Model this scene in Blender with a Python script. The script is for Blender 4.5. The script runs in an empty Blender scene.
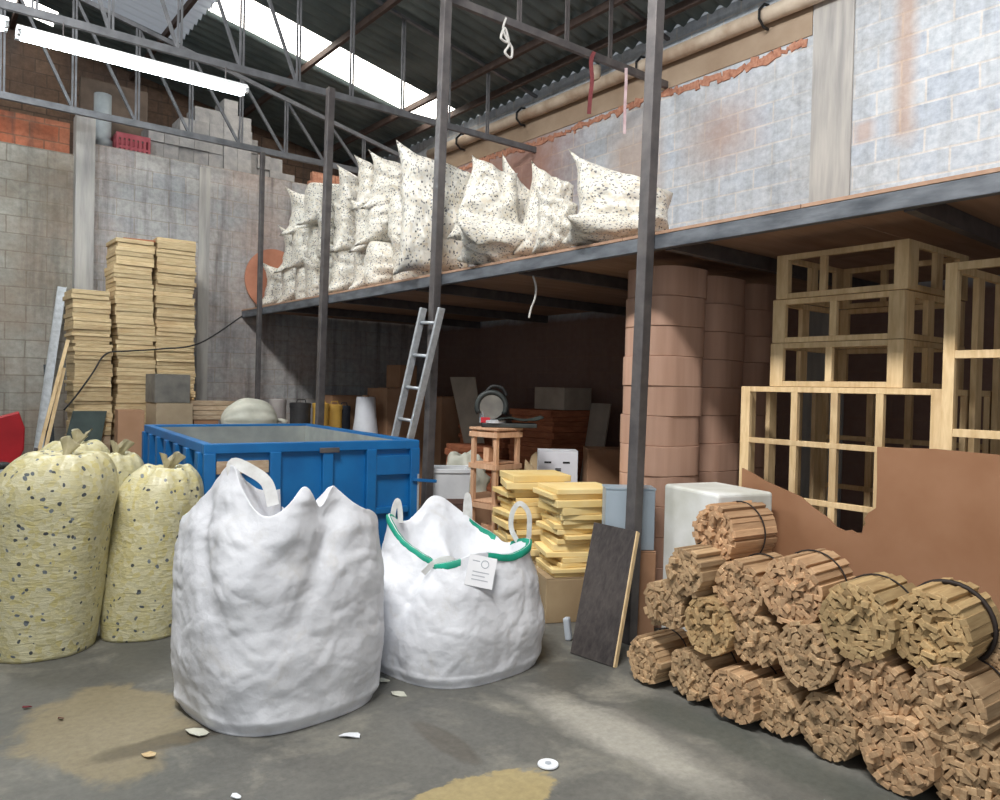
import bpy, bmesh, math, random
from mathutils import Vector, Matrix, Euler, noise

random.seed(7)
scene = bpy.context.scene
COL = scene.collection
R = math.radians

# ------------------------------------------------------------------ camera model
EYE = 1.55
FOC = 770.0
YAW, ROLL, PITCH = R(38.0), R(1.3), -math.atan(12 / 770.0)
_fw = Vector((math.sin(YAW) * math.cos(PITCH), math.cos(YAW) * math.cos(PITCH), math.sin(PITCH)))
_r0 = Vector((math.cos(YAW), -math.sin(YAW), 0))
_u0 = _r0.cross(_fw)
_rt = _r0 * math.cos(ROLL) + _u0 * math.sin(ROLL)
_up = -_r0 * math.sin(ROLL) + _u0 * math.cos(ROLL)
CAM = Vector((0, 0, EYE))


def _ray(x, y):
    return _fw + _rt * ((x - 500) / FOC) - _up * ((y - 400) / FOC)


def atz(x, y, z=0.0):
    d = _ray(x, y)
    return CAM + d * ((z - EYE) / d.z)


def atx(x, y, X):
    d = _ray(x, y)
    return CAM + d * (X / d.x)


def aty(x, y, Y):
    d = _ray(x, y)
    return CAM + d * (Y / d.y)


def atd(x, y, D):
    return CAM + _ray(x, y) * D


cam_data = bpy.data.cameras.new('camera')
cam_data.sensor_fit = 'HORIZONTAL'
cam_data.sensor_width = 36.0
cam_data.lens = FOC / 1000 * 36.0
cam_data.clip_start = 0.05
cam_data.clip_end = 200
cam_obj = bpy.data.objects.new('camera', cam_data)
COL.objects.link(cam_obj)
_m = Matrix((_rt, _up, -_fw)).transposed().to_4x4()
_m.translation = CAM
cam_obj.matrix_world = _m
scene.camera = cam_obj


# ------------------------------------------------------------------ mesh builder
class MB:
    def __init__(self):
        self.v, self.f = [], []

    def add(self, vs, fs):
        o = len(self.v)
        self.v += [Vector(p) for p in vs]
        self.f += [tuple(i + o for i in f) for f in fs]
        return self

    def box(self, c, s, rot=None):
        c = Vector(c)
        hx, hy, hz = s[0] / 2, s[1] / 2, s[2] / 2
        vs = [Vector((x, y, z)) for x in (-hx, hx) for y in (-hy, hy) for z in (-hz, hz)]
        if rot is not None:
            vs = [rot @ p for p in vs]
        return self.add([p + c for p in vs], [(0, 1, 3, 2), (4, 6, 7, 5), (0, 4, 5, 1), (2, 3, 7, 6), (0, 2, 6, 4), (1, 5, 7, 3)])

    def span(self, a, b):
        a, b = Vector(a), Vector(b)
        return self.box((a + b) / 2, tuple(abs(x) for x in (b - a)))

    def bar(self, p0, p1, w, h, up=(0, 0, 1)):
        p0, p1 = Vector(p0), Vector(p1)
        d = p1 - p0
        L = d.length
        d.normalize()
        up = Vector(up)
        if abs(d.dot(up)) > 0.98:
            up = Vector((0, 1, 0)) if abs(d.y) < 0.9 else Vector((1, 0, 0))
        s = d.cross(up).normalized()
        u = s.cross(d).normalized()
        rot = Matrix((d, s, u)).transposed()
        return self.box((p0 + p1) / 2, (L, w, h), rot)

    def tube(self, pts, r, n=8, cap=True):
        pts = [Vector(p) for p in pts]
        rr = r if isinstance(r, (list, tuple)) else [r] * len(pts)
        rings = []
        prev = None
        for i, p in enumerate(pts):
            d = (pts[min(i + 1, len(pts) - 1)] - pts[max(i - 1, 0)]).normalized()
            if prev is None:
                a = Vector((0, 0, 1)) if abs(d.z) < 0.9 else Vector((1, 0, 0))
                s = d.cross(a).normalized()
            else:
                s = (prev - d * prev.dot(d)).normalized()
            prev = s
            t = d.cross(s)
            rings.append([p + (s * math.cos(2 * math.pi * k / n) + t * math.sin(2 * math.pi * k / n)) * rr[i] for k in range(n)])
        vs = [q for ring in rings for q in ring]
        fs = []
        for i in range(len(rings) - 1):
            for k in range(n):
                k2 = (k + 1) % n
                fs.append((i * n + k, i * n + k2, (i + 1) * n + k2, (i + 1) * n + k))
        if cap:
            fs.append(tuple(reversed(range(n))))
            fs.append(tuple((len(rings) - 1) * n + k for k in range(n)))
        return self.add(vs, fs)

    def lathe(self, prof, c=(0, 0, 0), n=24):
        c = Vector(c)
        vs = [c + Vector((r * math.cos(2 * math.pi * k / n), r * math.sin(2 * math.pi * k / n), z)) for r, z in prof for k in range(n)]
        fs = []
        for i in range(len(prof) - 1):
            for k in range(n):
                k2 = (k + 1) % n
                fs.append((i * n + k, i * n + k2, (i + 1) * n + k2, (i + 1) * n + k))
        fs.append(tuple(reversed(range(n))))
        fs.append(tuple((len(prof) - 1) * n + k for k in range(n)))
        return self.add(vs, fs)

    def prism(self, base, off):
        off = Vector(off)
        base = [Vector(p) for p in base]
        n = len(base)
        vs = base + [p + off for p in base]
        fs = [tuple(reversed(range(n))), tuple(range(n, 2 * n))]
        for k in range(n):
            k2 = (k + 1) % n
            fs.append((k, k2, n + k2, n + k))
        return self.add(vs, fs)

    def grid(self, fn, nu, nv, wrap_u=False):
        vs = [fn(i / (nu if wrap_u else nu - 1), j / (nv - 1)) for j in range(nv) for i in range(nu)]
        fs = []
        for j in range(nv - 1):
            for i in range(nu if wrap_u else nu - 1):
                i2 = (i + 1) % nu
                fs.append((j * nu + i, j * nu + i2, (j + 1) * nu + i2, (j + 1) * nu + i))
        return self.add(vs, fs)

    def mesh(self, name, mat, smooth=False, bevel=0.0, origin=(0, 0, 0), seg=2):
        me = bpy.data.meshes.new(name)
        o = Vector(origin)
        me.from_pydata([p - o for p in self.v], [], self.f)
        bm = bmesh.new()
        bm.from_mesh(me)
        bmesh.ops.recalc_face_normals(bm, faces=bm.faces)
        if bevel:
            bmesh.ops.bevel(bm, geom=[e for e in bm.edges if e.calc_face_angle(0) > 0.5], offset=bevel, segments=seg, affect='EDGES', profile=0.5)
        bm.to_mesh(me)
        bm.free()
        if smooth:
            for p in me.polygons:
                p.use_smooth = True
        if mat is not None:
            me.materials.append(mat)
        return me

    def build(self, name, mat, parent=None, smooth=False, bevel=0.0, origin=None, loc=None, seg=2):
        """Link as one mesh object.  With a parent, vertices are in the world and become local to the thing's base."""
        if parent is not None and origin is None:
            origin = BASE.get(parent.name, (0, 0, 0))
            o = link(name, self.mesh(name, mat, smooth, bevel, origin, seg), parent)
            BASE[o.name] = origin
            return o
        org = origin if origin is not None else (0, 0, 0)
        o = link(name, self.mesh(name, mat, smooth, bevel, org, seg), parent)
        if parent is None:
            o.location = loc if loc is not None else org
        return o


BASE = {}


def link(name, me, parent=None):
    o = bpy.data.objects.new(name, me)
    COL.objects.link(o)
    if parent is not None:
        o.parent = parent
    return o


def tag(o, label=None, cat=None, group=None, kind=None):
    if label:
        o['label'] = label
    if cat:
        o['category'] = cat
    if group:
        o['group'] = group
    if kind:
        o['kind'] = kind
    return o


def thing(name, label, cat, base=(0, 0, 0), group=None):
    """An Empty at the thing's base; parts built with this parent are given in world coordinates."""
    o = bpy.data.objects.new(name, None)
    o.empty_display_size = 0.1
    COL.objects.link(o)
    o.location = base
    BASE[o.name] = Vector(base)
    return tag(o, label, cat, group)


def local_thing(name, label, cat, group=None):
    """An Empty at the origin for prototypes whose parts are given in local coordinates."""
    return thing(name, label, cat, (0, 0, 0), group)


def copy_tree(o, parent=None):
    c = o.copy()
    COL.objects.link(c)
    if parent is not None:
        c.parent = parent
    for ch in list(o.children):
        copy_tree(ch, c)
    return c


def structure(name, mb, mat, **kw):
    return tag(mb.build(name, mat, **kw), kind='structure')


# ------------------------------------------------------------------ materials
def lin(c):
    return tuple(((x / 255) / 12.92 if x / 255 <= 0.04045 else ((x / 255 + 0.055) / 1.055) ** 2.4) for x in c) + (1.0,)


class Mat:
    def __init__(self, name, rough=0.7, metal=0.0, spec=0.5):
        self.m = bpy.data.materials.new(name)
        self.m.use_nodes = True
        self.nt = self.m.node_tree
        self.b = self.nt.nodes['Principled BSDF']
        self.b.inputs['Roughness'].default_value = rough
        self.b.inputs['Metallic'].default_value = metal
        self.b.inputs['Specular IOR Level'].default_value = spec
        self._co = None

    def n(self, t, **kw):
        nd = self.nt.nodes.new(t)
        for k, v in kw.items():
            setattr(nd, k, v)
        return nd

    def l(self, a, b):
        self.nt.links.new(a, b)

    def coord(self, scale=(1, 1, 1), loc=(0, 0, 0), rot=(0, 0, 0), jitter=True):
        tc = self.n('ShaderNodeTexCoord')
        mp = self.n('ShaderNodeMapping')
        mp.inputs['Scale'].default_value = scale
        mp.inputs['Rotation'].default_value = rot
        mp.inputs['Location'].default_value = loc
        src = tc.outputs['Object']
        if jitter:
            oi = self.n('ShaderNodeObjectInfo')
            mu = self.n('ShaderNodeVectorMath', operation='MULTIPLY_ADD')
            cx = self.n('ShaderNodeCombineXYZ')
            for k in range(3):
                self.l(oi.outputs['Random'], cx.inputs[k])
            self.l(cx.outputs[0], mu.inputs[0])
            mu.inputs[1].default_value = (37, 23, 51)
            self.l(src, mu.inputs[2])
            src = mu.outputs[0]
        self.l(src, mp.inputs['Vector'])
        return mp.outputs[0]

    def noise(self, co, scale, detail=4, rough=0.55, dist=0.0):
        nd = self.n('ShaderNodeTexNoise')
        nd.inputs['Scale'].default_value = scale
        nd.inputs['Detail'].default_value = detail
        nd.inputs['Roughness'].default_value = rough
        nd.inputs['Distortion'].default_value = dist
        self.l(co, nd.inputs['Vector'])
        return nd.outputs['Fac']

    def ramp(self, fac, stops, interp='LINEAR'):
        nd = self.n('ShaderNodeValToRGB')
        nd.color_ramp.interpolation = interp
        el = nd.color_ramp.elements
        while len(el) < len(stops):
            el.new(0.5)
        for e, (p, c) in zip(el, stops):
            e.position = p
            e.color = c if len(c) == 4 else lin(c)
        self.l(fac, nd.inputs[0])
        return nd.outputs[0]

    def mix(self, fac, a, b, mode='MIX'):
        nd = self.n('ShaderNodeMix', data_type='RGBA', blend_type=mode)
        for s, k in ((fac, 0), (a, 6), (b, 7)):
            if isinstance(s, (int, float)):
                nd.inputs[k].default_value = s
            elif isinstance(s, tuple):
                nd.inputs[k].default_value = s if len(s) == 4 else lin(s)
            else:
                self.l(s, nd.inputs[k])
        return nd.outputs[2]

    def math(self, op, a, b=0.0):
        nd = self.n('ShaderNodeMath', operation=op)
        for s, k in ((a, 0), (b, 1)):
            if isinstance(s, (int, float)):
                nd.inputs[k].default_value = s
            else:
                self.l(s, nd.inputs[k])
        return nd.outputs[0]

    def vary(self, col, amt):
        """Each object a little lighter or darker."""
        oi = self.n('ShaderNodeObjectInfo')
        hs = self.n('ShaderNodeHueSaturation')
        mr = self.n('ShaderNodeMapRange')
        mr.inputs['To Min'].default_value = 1 - amt
        mr.inputs['To Max'].default_value = 1 + amt
        self.l(oi.outputs['Random'], mr.inputs['Value'])
        self.l(mr.outputs[0], hs.inputs['Value'])
        self.l(col, hs.inputs['Color'])
        return hs.outputs[0]

    def color(self, c):
        if isinstance(c, tuple):
            self.b.inputs['Base Color'].default_value = c if len(c) == 4 else lin(c)
        else:
            self.l(c, self.b.inputs['Base Color'])
        return self

    def bump(self, h, strength=0.3, dist=0.01):
        nd = self.n('ShaderNodeBump')
        nd.inputs['Strength'].default_value = strength
        nd.inputs['Distance'].default_value = dist
        self.l(h, nd.inputs['Height'])
        self.l(nd.outputs[0], self.b.inputs['Normal'])
        return self


def noisy(name, c1, c2, scale=6.0, rough=0.7, metal=0.0, stretch=(1, 1, 1), vary=0.0, bump=0.0, bscale=None, jitter=True, spec=0.4, lo=0.3, hi=0.7):
    m = Mat(name, rough, metal, spec)
    co = m.coord(stretch, jitter=jitter)
    f = m.noise(co, scale)
    c = m.ramp(f, [(lo, c1), (hi, c2)])
    if vary:
        c = m.vary(c, vary)
    m.color(c)
    if bump:
        m.bump(m.noise(co, bscale or scale * 3), bump, 0.01)
    return m.m


def glow(name, c, strength):
    m = Mat(name)
    m.color(c)
    m.b.inputs['Emission Color'].default_value = lin(c)
    m.b.inputs['Emission Strength'].default_value = strength
    return m.m


def block_wall(name, axis, c1, c2, mortar, stain, extra=None, bw=0.4, bh=0.2, mortar_size=0.012, off=(0, 0), streak=0.5):
    m = Mat(name, 0.85, spec=0.25)
    tc = m.n('ShaderNodeTexCoord')
    sp = m.n('ShaderNodeSeparateXYZ')
    m.l(tc.outputs['Object'], sp.inputs[0])
    cx = m.n('ShaderNodeCombineXYZ')
    m.l(m.math('ADD', sp.outputs[axis], off[0]), cx.inputs[0])
    m.l(m.math('ADD', sp.outputs[2], off[1]), cx.inputs[1])
    # a hand-laid wobble of the joints
    wob = m.n('ShaderNodeTexNoise')
    wob.inputs['Scale'].default_value = 2.5
    m.l(cx.outputs[0], wob.inputs['Vector'])
    va = m.n('ShaderNodeVectorMath', operation='MULTIPLY_ADD')
    m.l(wob.outputs['Color'], va.inputs[0])
    va.inputs[1].default_value = (0.03, 0.016, 0)
    m.l(cx.outputs[0], va.inputs[2])
    br = m.n('ShaderNodeTexBrick')
    br.inputs['Scale'].default_value = 1.0
    br.inputs['Brick Width'].default_value = bw
    br.inputs['Row Height'].default_value = bh
    br.inputs['Mortar Size'].default_value = mortar_size
    br.inputs['Mortar Smooth'].default_value = 0.3
    br.inputs['Color1'].default_value = lin(c1)
    br.inputs['Color2'].default_value = lin(c2)
    br.inputs['Mortar'].default_value = lin(mortar)
    m.l(va.outputs[0], br.inputs['Vector'])
    big = m.noise(cx.outputs[0], 0.9, 6, 0.6)
    col = m.mix(m.ramp(big, [(0.42, (0, 0, 0, 1)), (0.68, (1, 1, 1, 1))]), br.outputs['Color'], stain)
    # rain streaks down the wall
    mp = m.n('ShaderNodeMapping')
    mp.inputs['Scale'].default_value = (7, 0.5, 1)
    m.l(cx.outputs[0], mp.inputs['Vector'])
    st = m.noise(mp.outputs[0], 1.0, 5, 0.6)
    col = m.mix(m.math('MULTIPLY', m.ramp(st, [(0.5, (0, 0, 0, 1)), (0.72, (1, 1, 1, 1))]), streak), col, (78, 74, 72))
    fine = m.noise(cx.outputs[0], 14, 6, 0.7)
    col = m.mix(0.35, col, m.ramp(fine, [(0.3, (95, 95, 95)), (0.7, (225, 225, 225))]), 'OVERLAY')
    if extra:
        col = extra(m, sp, cx.outputs[0], col)
    m.color(col)
    h = m.mix(0.5, m.ramp(br.outputs['Fac'], [(0, (1, 1, 1, 1)), (1, (0, 0, 0, 1))]), fine)
    m.bump(h, 0.5, 0.012)
    return m.m

# ------------------------------------------------------------------ shared materials
STEEL = noisy('dark_painted_steel', (82, 79, 80), (108, 103, 102), 9, 0.5, 0.35, bump=0.1)
STEEL_WORN = noisy('worn_grey_steel', (70, 74, 80), (120, 124, 130), 14, 0.5, 0.3, stretch=(1, 0.3, 1), bump=0.15)
TRUSS = noisy('grey_truss_paint', (96, 98, 102), (124, 126, 130), 8, 0.55, 0.3)
RUSTY = noisy('rusty_primer_steel', (64, 52, 48), (84, 70, 64), 10, 0.7, 0.2)
ROOFM = noisy('dark_corrugated_sheet', (72, 86, 88), (112, 124, 124), 1.6, 0.5, 0.2, jitter=False, bump=0.1)
ALU = noisy('dull_aluminium', (166, 170, 174), (200, 204, 208), 20, 0.45, 0.35)
BLACK = noisy('black_rubber', (22, 22, 23), (36, 36, 37), 12, 0.6)
PINE = None


def wood(name, c1, c2, scale=5, stretch=(1, 12, 12), vary=0.12, rough=0.7, knots=True, dirt=(120, 84, 56)):
    m = Mat(name, rough, spec=0.3)
    co = m.coord(stretch)
    f = m.noise(co, scale, 5, 0.6, 0.4)
    c = m.ramp(f, [(0.3, c1), (0.7, c2)])
    co2 = m.coord((1, 1, 1))
    b = m.noise(co2, 2.2, 3)
    c = m.mix(m.math('MULTIPLY', m.ramp(b, [(0.5, (0, 0, 0, 1)), (0.8, (1, 1, 1, 1))]), 0.55), c, dirt)
    oi = m.n('ShaderNodeObjectInfo')
    c = m.mix(1.0, c, oi.outputs['Color'], 'MULTIPLY')
    m.color(m.vary(c, vary))
    m.bump(f, 0.15, 0.004)
    return m.m


PINE = wood('pine_timber', (194, 164, 120), (222, 196, 154), 4, (8, 8, 1.2), 0.10)
PALEWOOD = wood('pale_weathered_board', (186, 160, 120), (216, 194, 154), 4, (2, 14, 14), 0.16, dirt=(158, 116, 74))
STICK = wood('pallet_stick_wood', (170, 140, 110), (206, 178, 146), 6, (1, 12, 12), 0.26, dirt=(146, 114, 86))
CARTON = noisy('brown_corrugated_card', (174, 138, 118), (192, 156, 136), 2.0, 0.85, stretch=(6, 6, 0.4), vary=0.05, spec=0.2)
CARD = noisy('brown_cardboard', (158, 120, 92), (178, 140, 112), 3, 0.85, vary=0.08, spec=0.2)
REDBOARD = noisy('reddish_hardboard', (146, 86, 60), (184, 116, 82), 3, 0.75, stretch=(2, 2, 10), vary=0.16, spec=0.25)
HARDBOARD = noisy('brown_hardboard', (140, 100, 72), (156, 116, 88), 2.5, 0.6, spec=0.3, bump=0.04)
GREYBOARD = noisy('grey_board', (158, 146, 132), (184, 172, 158), 4, 0.8, vary=0.05)


# ------------------------------------------------------------------ the setting
def floor_mat():
    m = Mat('stained_concrete_floor', 0.55, spec=0.4)
    co = m.coord(jitter=False)
    a = m.noise(co, 0.8, 7, 0.62, 0.3)
    b = m.noise(co, 2.4, 6, 0.65, 0.5)
    f = m.noise(co, 30, 4, 0.7)
    c = m.ramp(a, [(0.3, (88, 88, 84)), (0.5, (106, 105, 100)), (0.7, (126, 124, 117))])
    c = m.mix(m.ramp(b, [(0.52, (0, 0, 0, 1)), (0.66, (0.6, 0.6, 0.6, 1))]), c, (150, 146, 134))
    # spill patches, a pale band, dark marks and a painted dim strip
    sp = m.n('ShaderNodeSeparateXYZ')
    m.l(co, sp.inputs[0])

    def blob(x, y, rx, ry, col, strength, c, edge=0.25):
        dx = m.math('DIVIDE', m.math('SUBTRACT', sp.outputs[0], x), rx)
        dy = m.math('DIVIDE', m.math('SUBTRACT', sp.outputs[1], y), ry)
        d = m.math('SQRT', m.math('ADD', m.math('MULTIPLY', dx, dx), m.math('MULTIPLY', dy, dy)))
        d = m.math('ADD', d, m.math('MULTIPLY', m.math('SUBTRACT', b, 0.5), 1.6))
        k = m.ramp(d, [(1 - edge, (strength,) * 3 + (1,)), (1.0, (0, 0, 0, 1))])
        return m.mix(k, c, col)
    c = blob(1.75, 2.30, 0.42, 0.17, (176, 158, 112), 0.85, c, 0.1)
    c = blob(0.75, 3.75, 0.38, 0.50, (150, 136, 106), 0.7, c, 0.2)
    c = blob(2.55, 2.35, 0.20, 0.80, (170, 166, 156), 1.0, c, 0.6)
    c = blob(1.90, 2.75, 0.07, 0.26, (84, 72, 58), 0.4, c, 0.3)
    c = blob(0.95, 3.45, 0.35, 0.09, (74, 66, 54), 0.6, c, 0.3)
    c = blob(2.95, 1.9, 0.16, 1.2, (84, 88, 82), 0.7, c, 0.5)  # shade painted into the floor where light falls off by the platform
    c = m.mix(0.3, c, m.ramp(f, [(0.3, (80, 80, 80)), (0.7, (190, 190, 190))]), 'OVERLAY')
    m.color(c)
    m.l(m.ramp(b, [(0.3, (0.38, 0.38, 0.38, 1)), (0.7, (0.7, 0.7, 0.7, 1))]), m.b.inputs['Roughness'])
    m.bump(f, 0.12, 0.004)
    return m.m


XW, YB = 6.6, 10.24          # inner faces of the block wall beside the platform and of the end wall
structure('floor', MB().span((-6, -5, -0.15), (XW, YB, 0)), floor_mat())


def right_extra(m, sp, co, c):
    y, z = sp.outputs[1], sp.outputs[2]
    big = m.noise(co, 3.0, 6, 0.65, 0.4)

    def band(coord, a, b, soft=0.06, wob=0.25):
        w = m.math('ADD', coord, m.math('MULTIPLY', m.math('SUBTRACT', big, 0.5), wob))
        mid, half = (a + b) / 2, (b - a) / 2
        d = m.math('ABSOLUTE', m.math('SUBTRACT', w, mid))
        mr = m.n('ShaderNodeMapRange')
        m.l(d, mr.inputs['Value'])
        mr.inputs['From Min'].default_value = half - soft
        mr.inputs['From Max'].default_value = half + soft
        mr.inputs['To Min'].default_value = 1
        mr.inputs['To Max'].default_value = 0
        return mr.outputs[0]
    # brown run-off mark and salmon coloured blocks
    c = m.mix(m.math('MULTIPLY', band(y, 2.98, 3.14, 0.05, 0.1), m.math('MULTIPLY', band(z, 3.72, 5.3, 0.1, 0.3), 0.55)), c, (176, 140, 112))
    c = m.mix(m.math('MULTIPLY', band(y, 4.55, 5.2, 0.3, 0.5), m.math('MULTIPLY', band(z, 3.9, 4.5, 0.2, 0.3), 0.6)), c, (172, 140, 122))
    c = m.mix(m.math('MULTIPLY', band(y, 5.7, 6.4, 0.15, 0.3), m.math('MULTIPLY', band(z, 3.0, 4.6, 0.3, 0.3), 0.7)), c, (168, 146, 130))
    c = m.mix(m.math('MULTIPLY', band(y, 7.2, 10.6, 0.5, 0.7), m.math('MULTIPLY', band(z, 3.6, 5.0, 0.3, 0.3), 0.8)), c, (150, 104, 84))
    c = m.mix(m.math('MULTIPLY', band(y, 3.3, 3.48, 0.05, 0.1), m.math('MULTIPLY', band(z, 3.76, 3.94, 0.03, 0.05), 0.6)), c, (186, 158, 142))
    # below the platform the wall is tinted brown
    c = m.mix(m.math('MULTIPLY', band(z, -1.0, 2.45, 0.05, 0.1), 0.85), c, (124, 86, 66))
    return c


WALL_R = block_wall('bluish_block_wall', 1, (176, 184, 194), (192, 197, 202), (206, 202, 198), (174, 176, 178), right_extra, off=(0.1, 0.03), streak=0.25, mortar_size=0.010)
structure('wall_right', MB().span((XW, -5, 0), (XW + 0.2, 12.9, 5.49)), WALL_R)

TAN = noisy('tan_concrete', (138, 118, 98), (164, 146, 126), 2.2, 0.9, jitter=False, bump=0.25, bscale=14)
GREYCON = noisy('grey_streaked_concrete', (146, 144, 142), (184, 180, 174), 3, 0.9, stretch=(4, 4, 0.4), jitter=False, bump=0.25, bscale=16)
structure('trim_1', MB().span((XW - 0.012, 3.9, 4.86), (XW, YB, 5.18)), TAN)


def rough_ledge():
    """A line of broken clay brick ends sticking out under the concrete band."""
    mb = MB()
    rng = random.Random(3)
    y = 3.95
    while y < YB - 0.2:
        L = rng.uniform(0.03, 0.11)
        z0 = 4.755 + 0.02 * math.sin(y * 2.3) + rng.uniform(-0.02, 0.02)
        mb.box((XW - 0.004, y + L / 2, z0 + 0.045), (0.008 + rng.uniform(0, 0.02), L, rng.uniform(0.03, 0.10)),
               Euler((rng.uniform(-.5, .5), 0, 0)).to_matrix())
        y += L * rng.choice((0.7, 0.8, 0.9))
    return mb


CLAY = noisy('broken_clay_brick', (146, 96, 76), (186, 138, 114), 22, 0.9, jitter=False, bump=0.5, bscale=40)
structure('trim_2', rough_ledge(), CLAY)
structure('trim_3', MB().span((XW - 0.02, 3.5, 0), (XW, 3.88, 5.2)), GREYCON)     # concrete pilaster in the block wall

WALL_B = block_wall('grey_end_wall', 0, (158, 160, 163), (172, 170, 168), (160, 154, 148), (168, 152, 144), off=(0.13, 0.06), mortar_size=0.008, streak=0.7)


def left_extra(m, sp, co, c):
    n = m.noise(co, 1.4, 6, 0.6)
    return m.mix(m.ramp(n, [(0.42, (0, 0, 0, 1)), (0.7, (0.45, 0.45, 0.45, 1))]), c, (146, 122, 104))


WALL_B2 = block_wall('beige_end_wall', 0, (150, 148, 140), (164, 160, 151), (132, 126, 116), (134, 124, 110), left_extra, off=(0.05, 0.02), mortar_size=0.008, streak=0.55)
structure('wall_back', MB().span((1.72, YB, 0), (XW, YB + 0.2, 4.34)), WALL_B)
structure('wall_back_left', MB().span((-6, YB + 0.05, 0), (1.72, YB + 0.2, 4.18)), WALL_B2)
structure('trim_4', MB().span((1.60, YB - 0.10, 0), (1.80, YB + 0.1, 4.62)), GREYCON)      # concrete pillar
structure('trim_5', MB().span((3.02, YB - 0.012, 0), (3.16, YB, 4.3)), GREYCON)
# storage loft behind the end wall
structure('floor_loft', MB().span((-6, YB + 0.2, 4.0), (XW, 13.0, 4.22)), TAN)
ORANGE = block_wall('orange_clay_wall', 0, (172, 96, 68), (188, 120, 92), (140, 98, 78), (120, 92, 76), bw=0.3, bh=0.19, mortar_size=0.01, streak=0.6)
SOOT = block_wall('sooty_brown_wall', 0, (104, 84, 70), (122, 100, 84), (90, 76, 66), (84, 72, 66), bw=0.3, bh=0.19, mortar_size=0.01, streak=0.6)
structure('wall_loft', MB().span((-6, 12.8, 4.2), (XW, 13.0, 7.2)), SOOT)
structure('wall_loft_left', MB().span((-6, YB + 0.35, 4.18), (1.60, YB + 0.5, 4.62)), ORANGE)
structure('trim_6', MB().span((1.80, YB + 0.9, 4.2), (2.6, YB + 1.0, 5.4)), noisy('sooty_render', (84, 74, 66), (116, 100, 88), 3, 0.9, jitter=False))

# roof: corrugated sheets falling towards the gutter wall, one row of see-through sheets
Z0, SL = 5.42, 0.20
roofz = lambda x: Z0 + SL * (XW - x)


def corrugated(x0, x1, y0, y1, lift=0.0):
    mb = MB()
    n = int(round((y1 - y0) / 0.03))
    ys = [y0 + (y1 - y0) * i / n for i in range(n + 1)]
    pts = []
    for th in (0.0, 0.006):
        for x in (x0, x1):
            for y in ys:
                pts.append((x, y, roofz(x) + lift + 0.03 * math.sin(y / 0.18 * 2 * math.pi) + 0.035 + th))
    m = n + 1
    fs = []
    for i in range(n):
        fs.append((i, i + 1, m + i + 1, m + i))
        fs.append((2 * m + i, 3 * m + i, 3 * m + i + 1, 2 * m + i + 1))
    return mb.add(pts, fs)


SKY_Y0, SKY_Y1, SKY_X0, SKY_X1 = 9.17, 9.97, -2.0, 6.30
XE = XW - 0.05
OPEN = [(3.02, SKY_X1, SKY_Y0, SKY_Y1), (1.2, 3.0, SKY_Y0, 11.1), (0.95, 1.65, 11.85, 12.4)]      # see-through sheets
roof = corrugated(-6, XE, -5, SKY_Y0)
for x0_, x1_, y0_, y1_ in ((-6, 1.2, SKY_Y0, SKY_Y1), (SKY_X1, XE, SKY_Y0, SKY_Y1), (-6, 1.2, SKY_Y1, 11.1), (3.0, XE, SKY_Y1, 11.1), (-6, XE, 11.1, 11.85),
                           (-6, 0.95, 11.85, 12.4), (1.65, XE, 11.85, 12.4), (-6, XE, 12.4, 13.0)):
    r3 = corrugated(x0_, x1_, y0_, y1_)
    roof.add(r3.v, r3.f)
structure('ceiling', roof, ROOFM, smooth=True)
SKYMAT = glow('daylit_fibreglass_sheet', (255, 250, 240), 7.0)
DIRTYSKY = glow('dirty_daylit_sheet', (150, 156, 164), 0.55)
for k_, (x0_, x1_, y0_, y1_) in enumerate(OPEN):
    structure('window_%d' % (k_ + 1), corrugated(x0_, x1_, y0_ - 0.02, y1_ + 0.02, 0.012), DIRTYSKY if k_ == 1 else SKYMAT, smooth=True)

# purlins along the building
for i, x in enumerate((1.2, 2.75, 4.3, 5.75, 6.2)):
    p = MB().bar((x, -5, roofz(x) - 0.06), (x, 12.8, roofz(x) - 0.06), 0.05, 0.08).build('roof_purlin', RUSTY, origin=(x, 4, roofz(x) - 0.06))
    tag(p, ('brown steel roof purlin crossing above the twin tube lamp',
            'brown steel roof purlin crossing the upper part of the bright roof sheet',
            'brown steel roof purlin crossing the middle of the bright roof sheet',
            'brown steel roof purlin beside the lower end of the bright roof sheet',
            'brown steel eave purlin next to the gutter pipe')[i], 'roof beam', 'roof purlins')


def truss(y, zb, x0, webs, label, ztop, brace_to=99, x1=XW, mat=TRUSS, chord=0.05):
    t = thing('roof_truss', label, 'truss', (x0, y, zb), 'roof trusses')
    MB().bar((x0, y, zb), (x1, y, zb), 0.045, 0.07).build('bottom_chord', mat, t)
    MB().bar((x0, y, ztop(x0)), (x1, y, ztop(x1)), 0.04, chord).build('top_chord', mat, t)
    for i, x in enumerate(webs):
        if ztop(x) - zb > 0.12:
            for s in (-1, 1):
                MB().bar((x + s * 0.016, y, zb), (x + s * 0.016, y, ztop(x)), 0.02, 0.012, up=(0, 1, 0)).build('upright', mat, t)
            if i and x < brace_to:
                xp = webs[i - 1]
                a, b = ((xp, ztop(xp)), (x, zb)) if x > 1.4 else ((xp, zb), (x, ztop(x)))
                MB().bar((a[0], y + 0.02, a[1]), (b[0], y + 0.02, b[1]), 0.03, 0.03).build('brace', mat, t)
    return t


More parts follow.
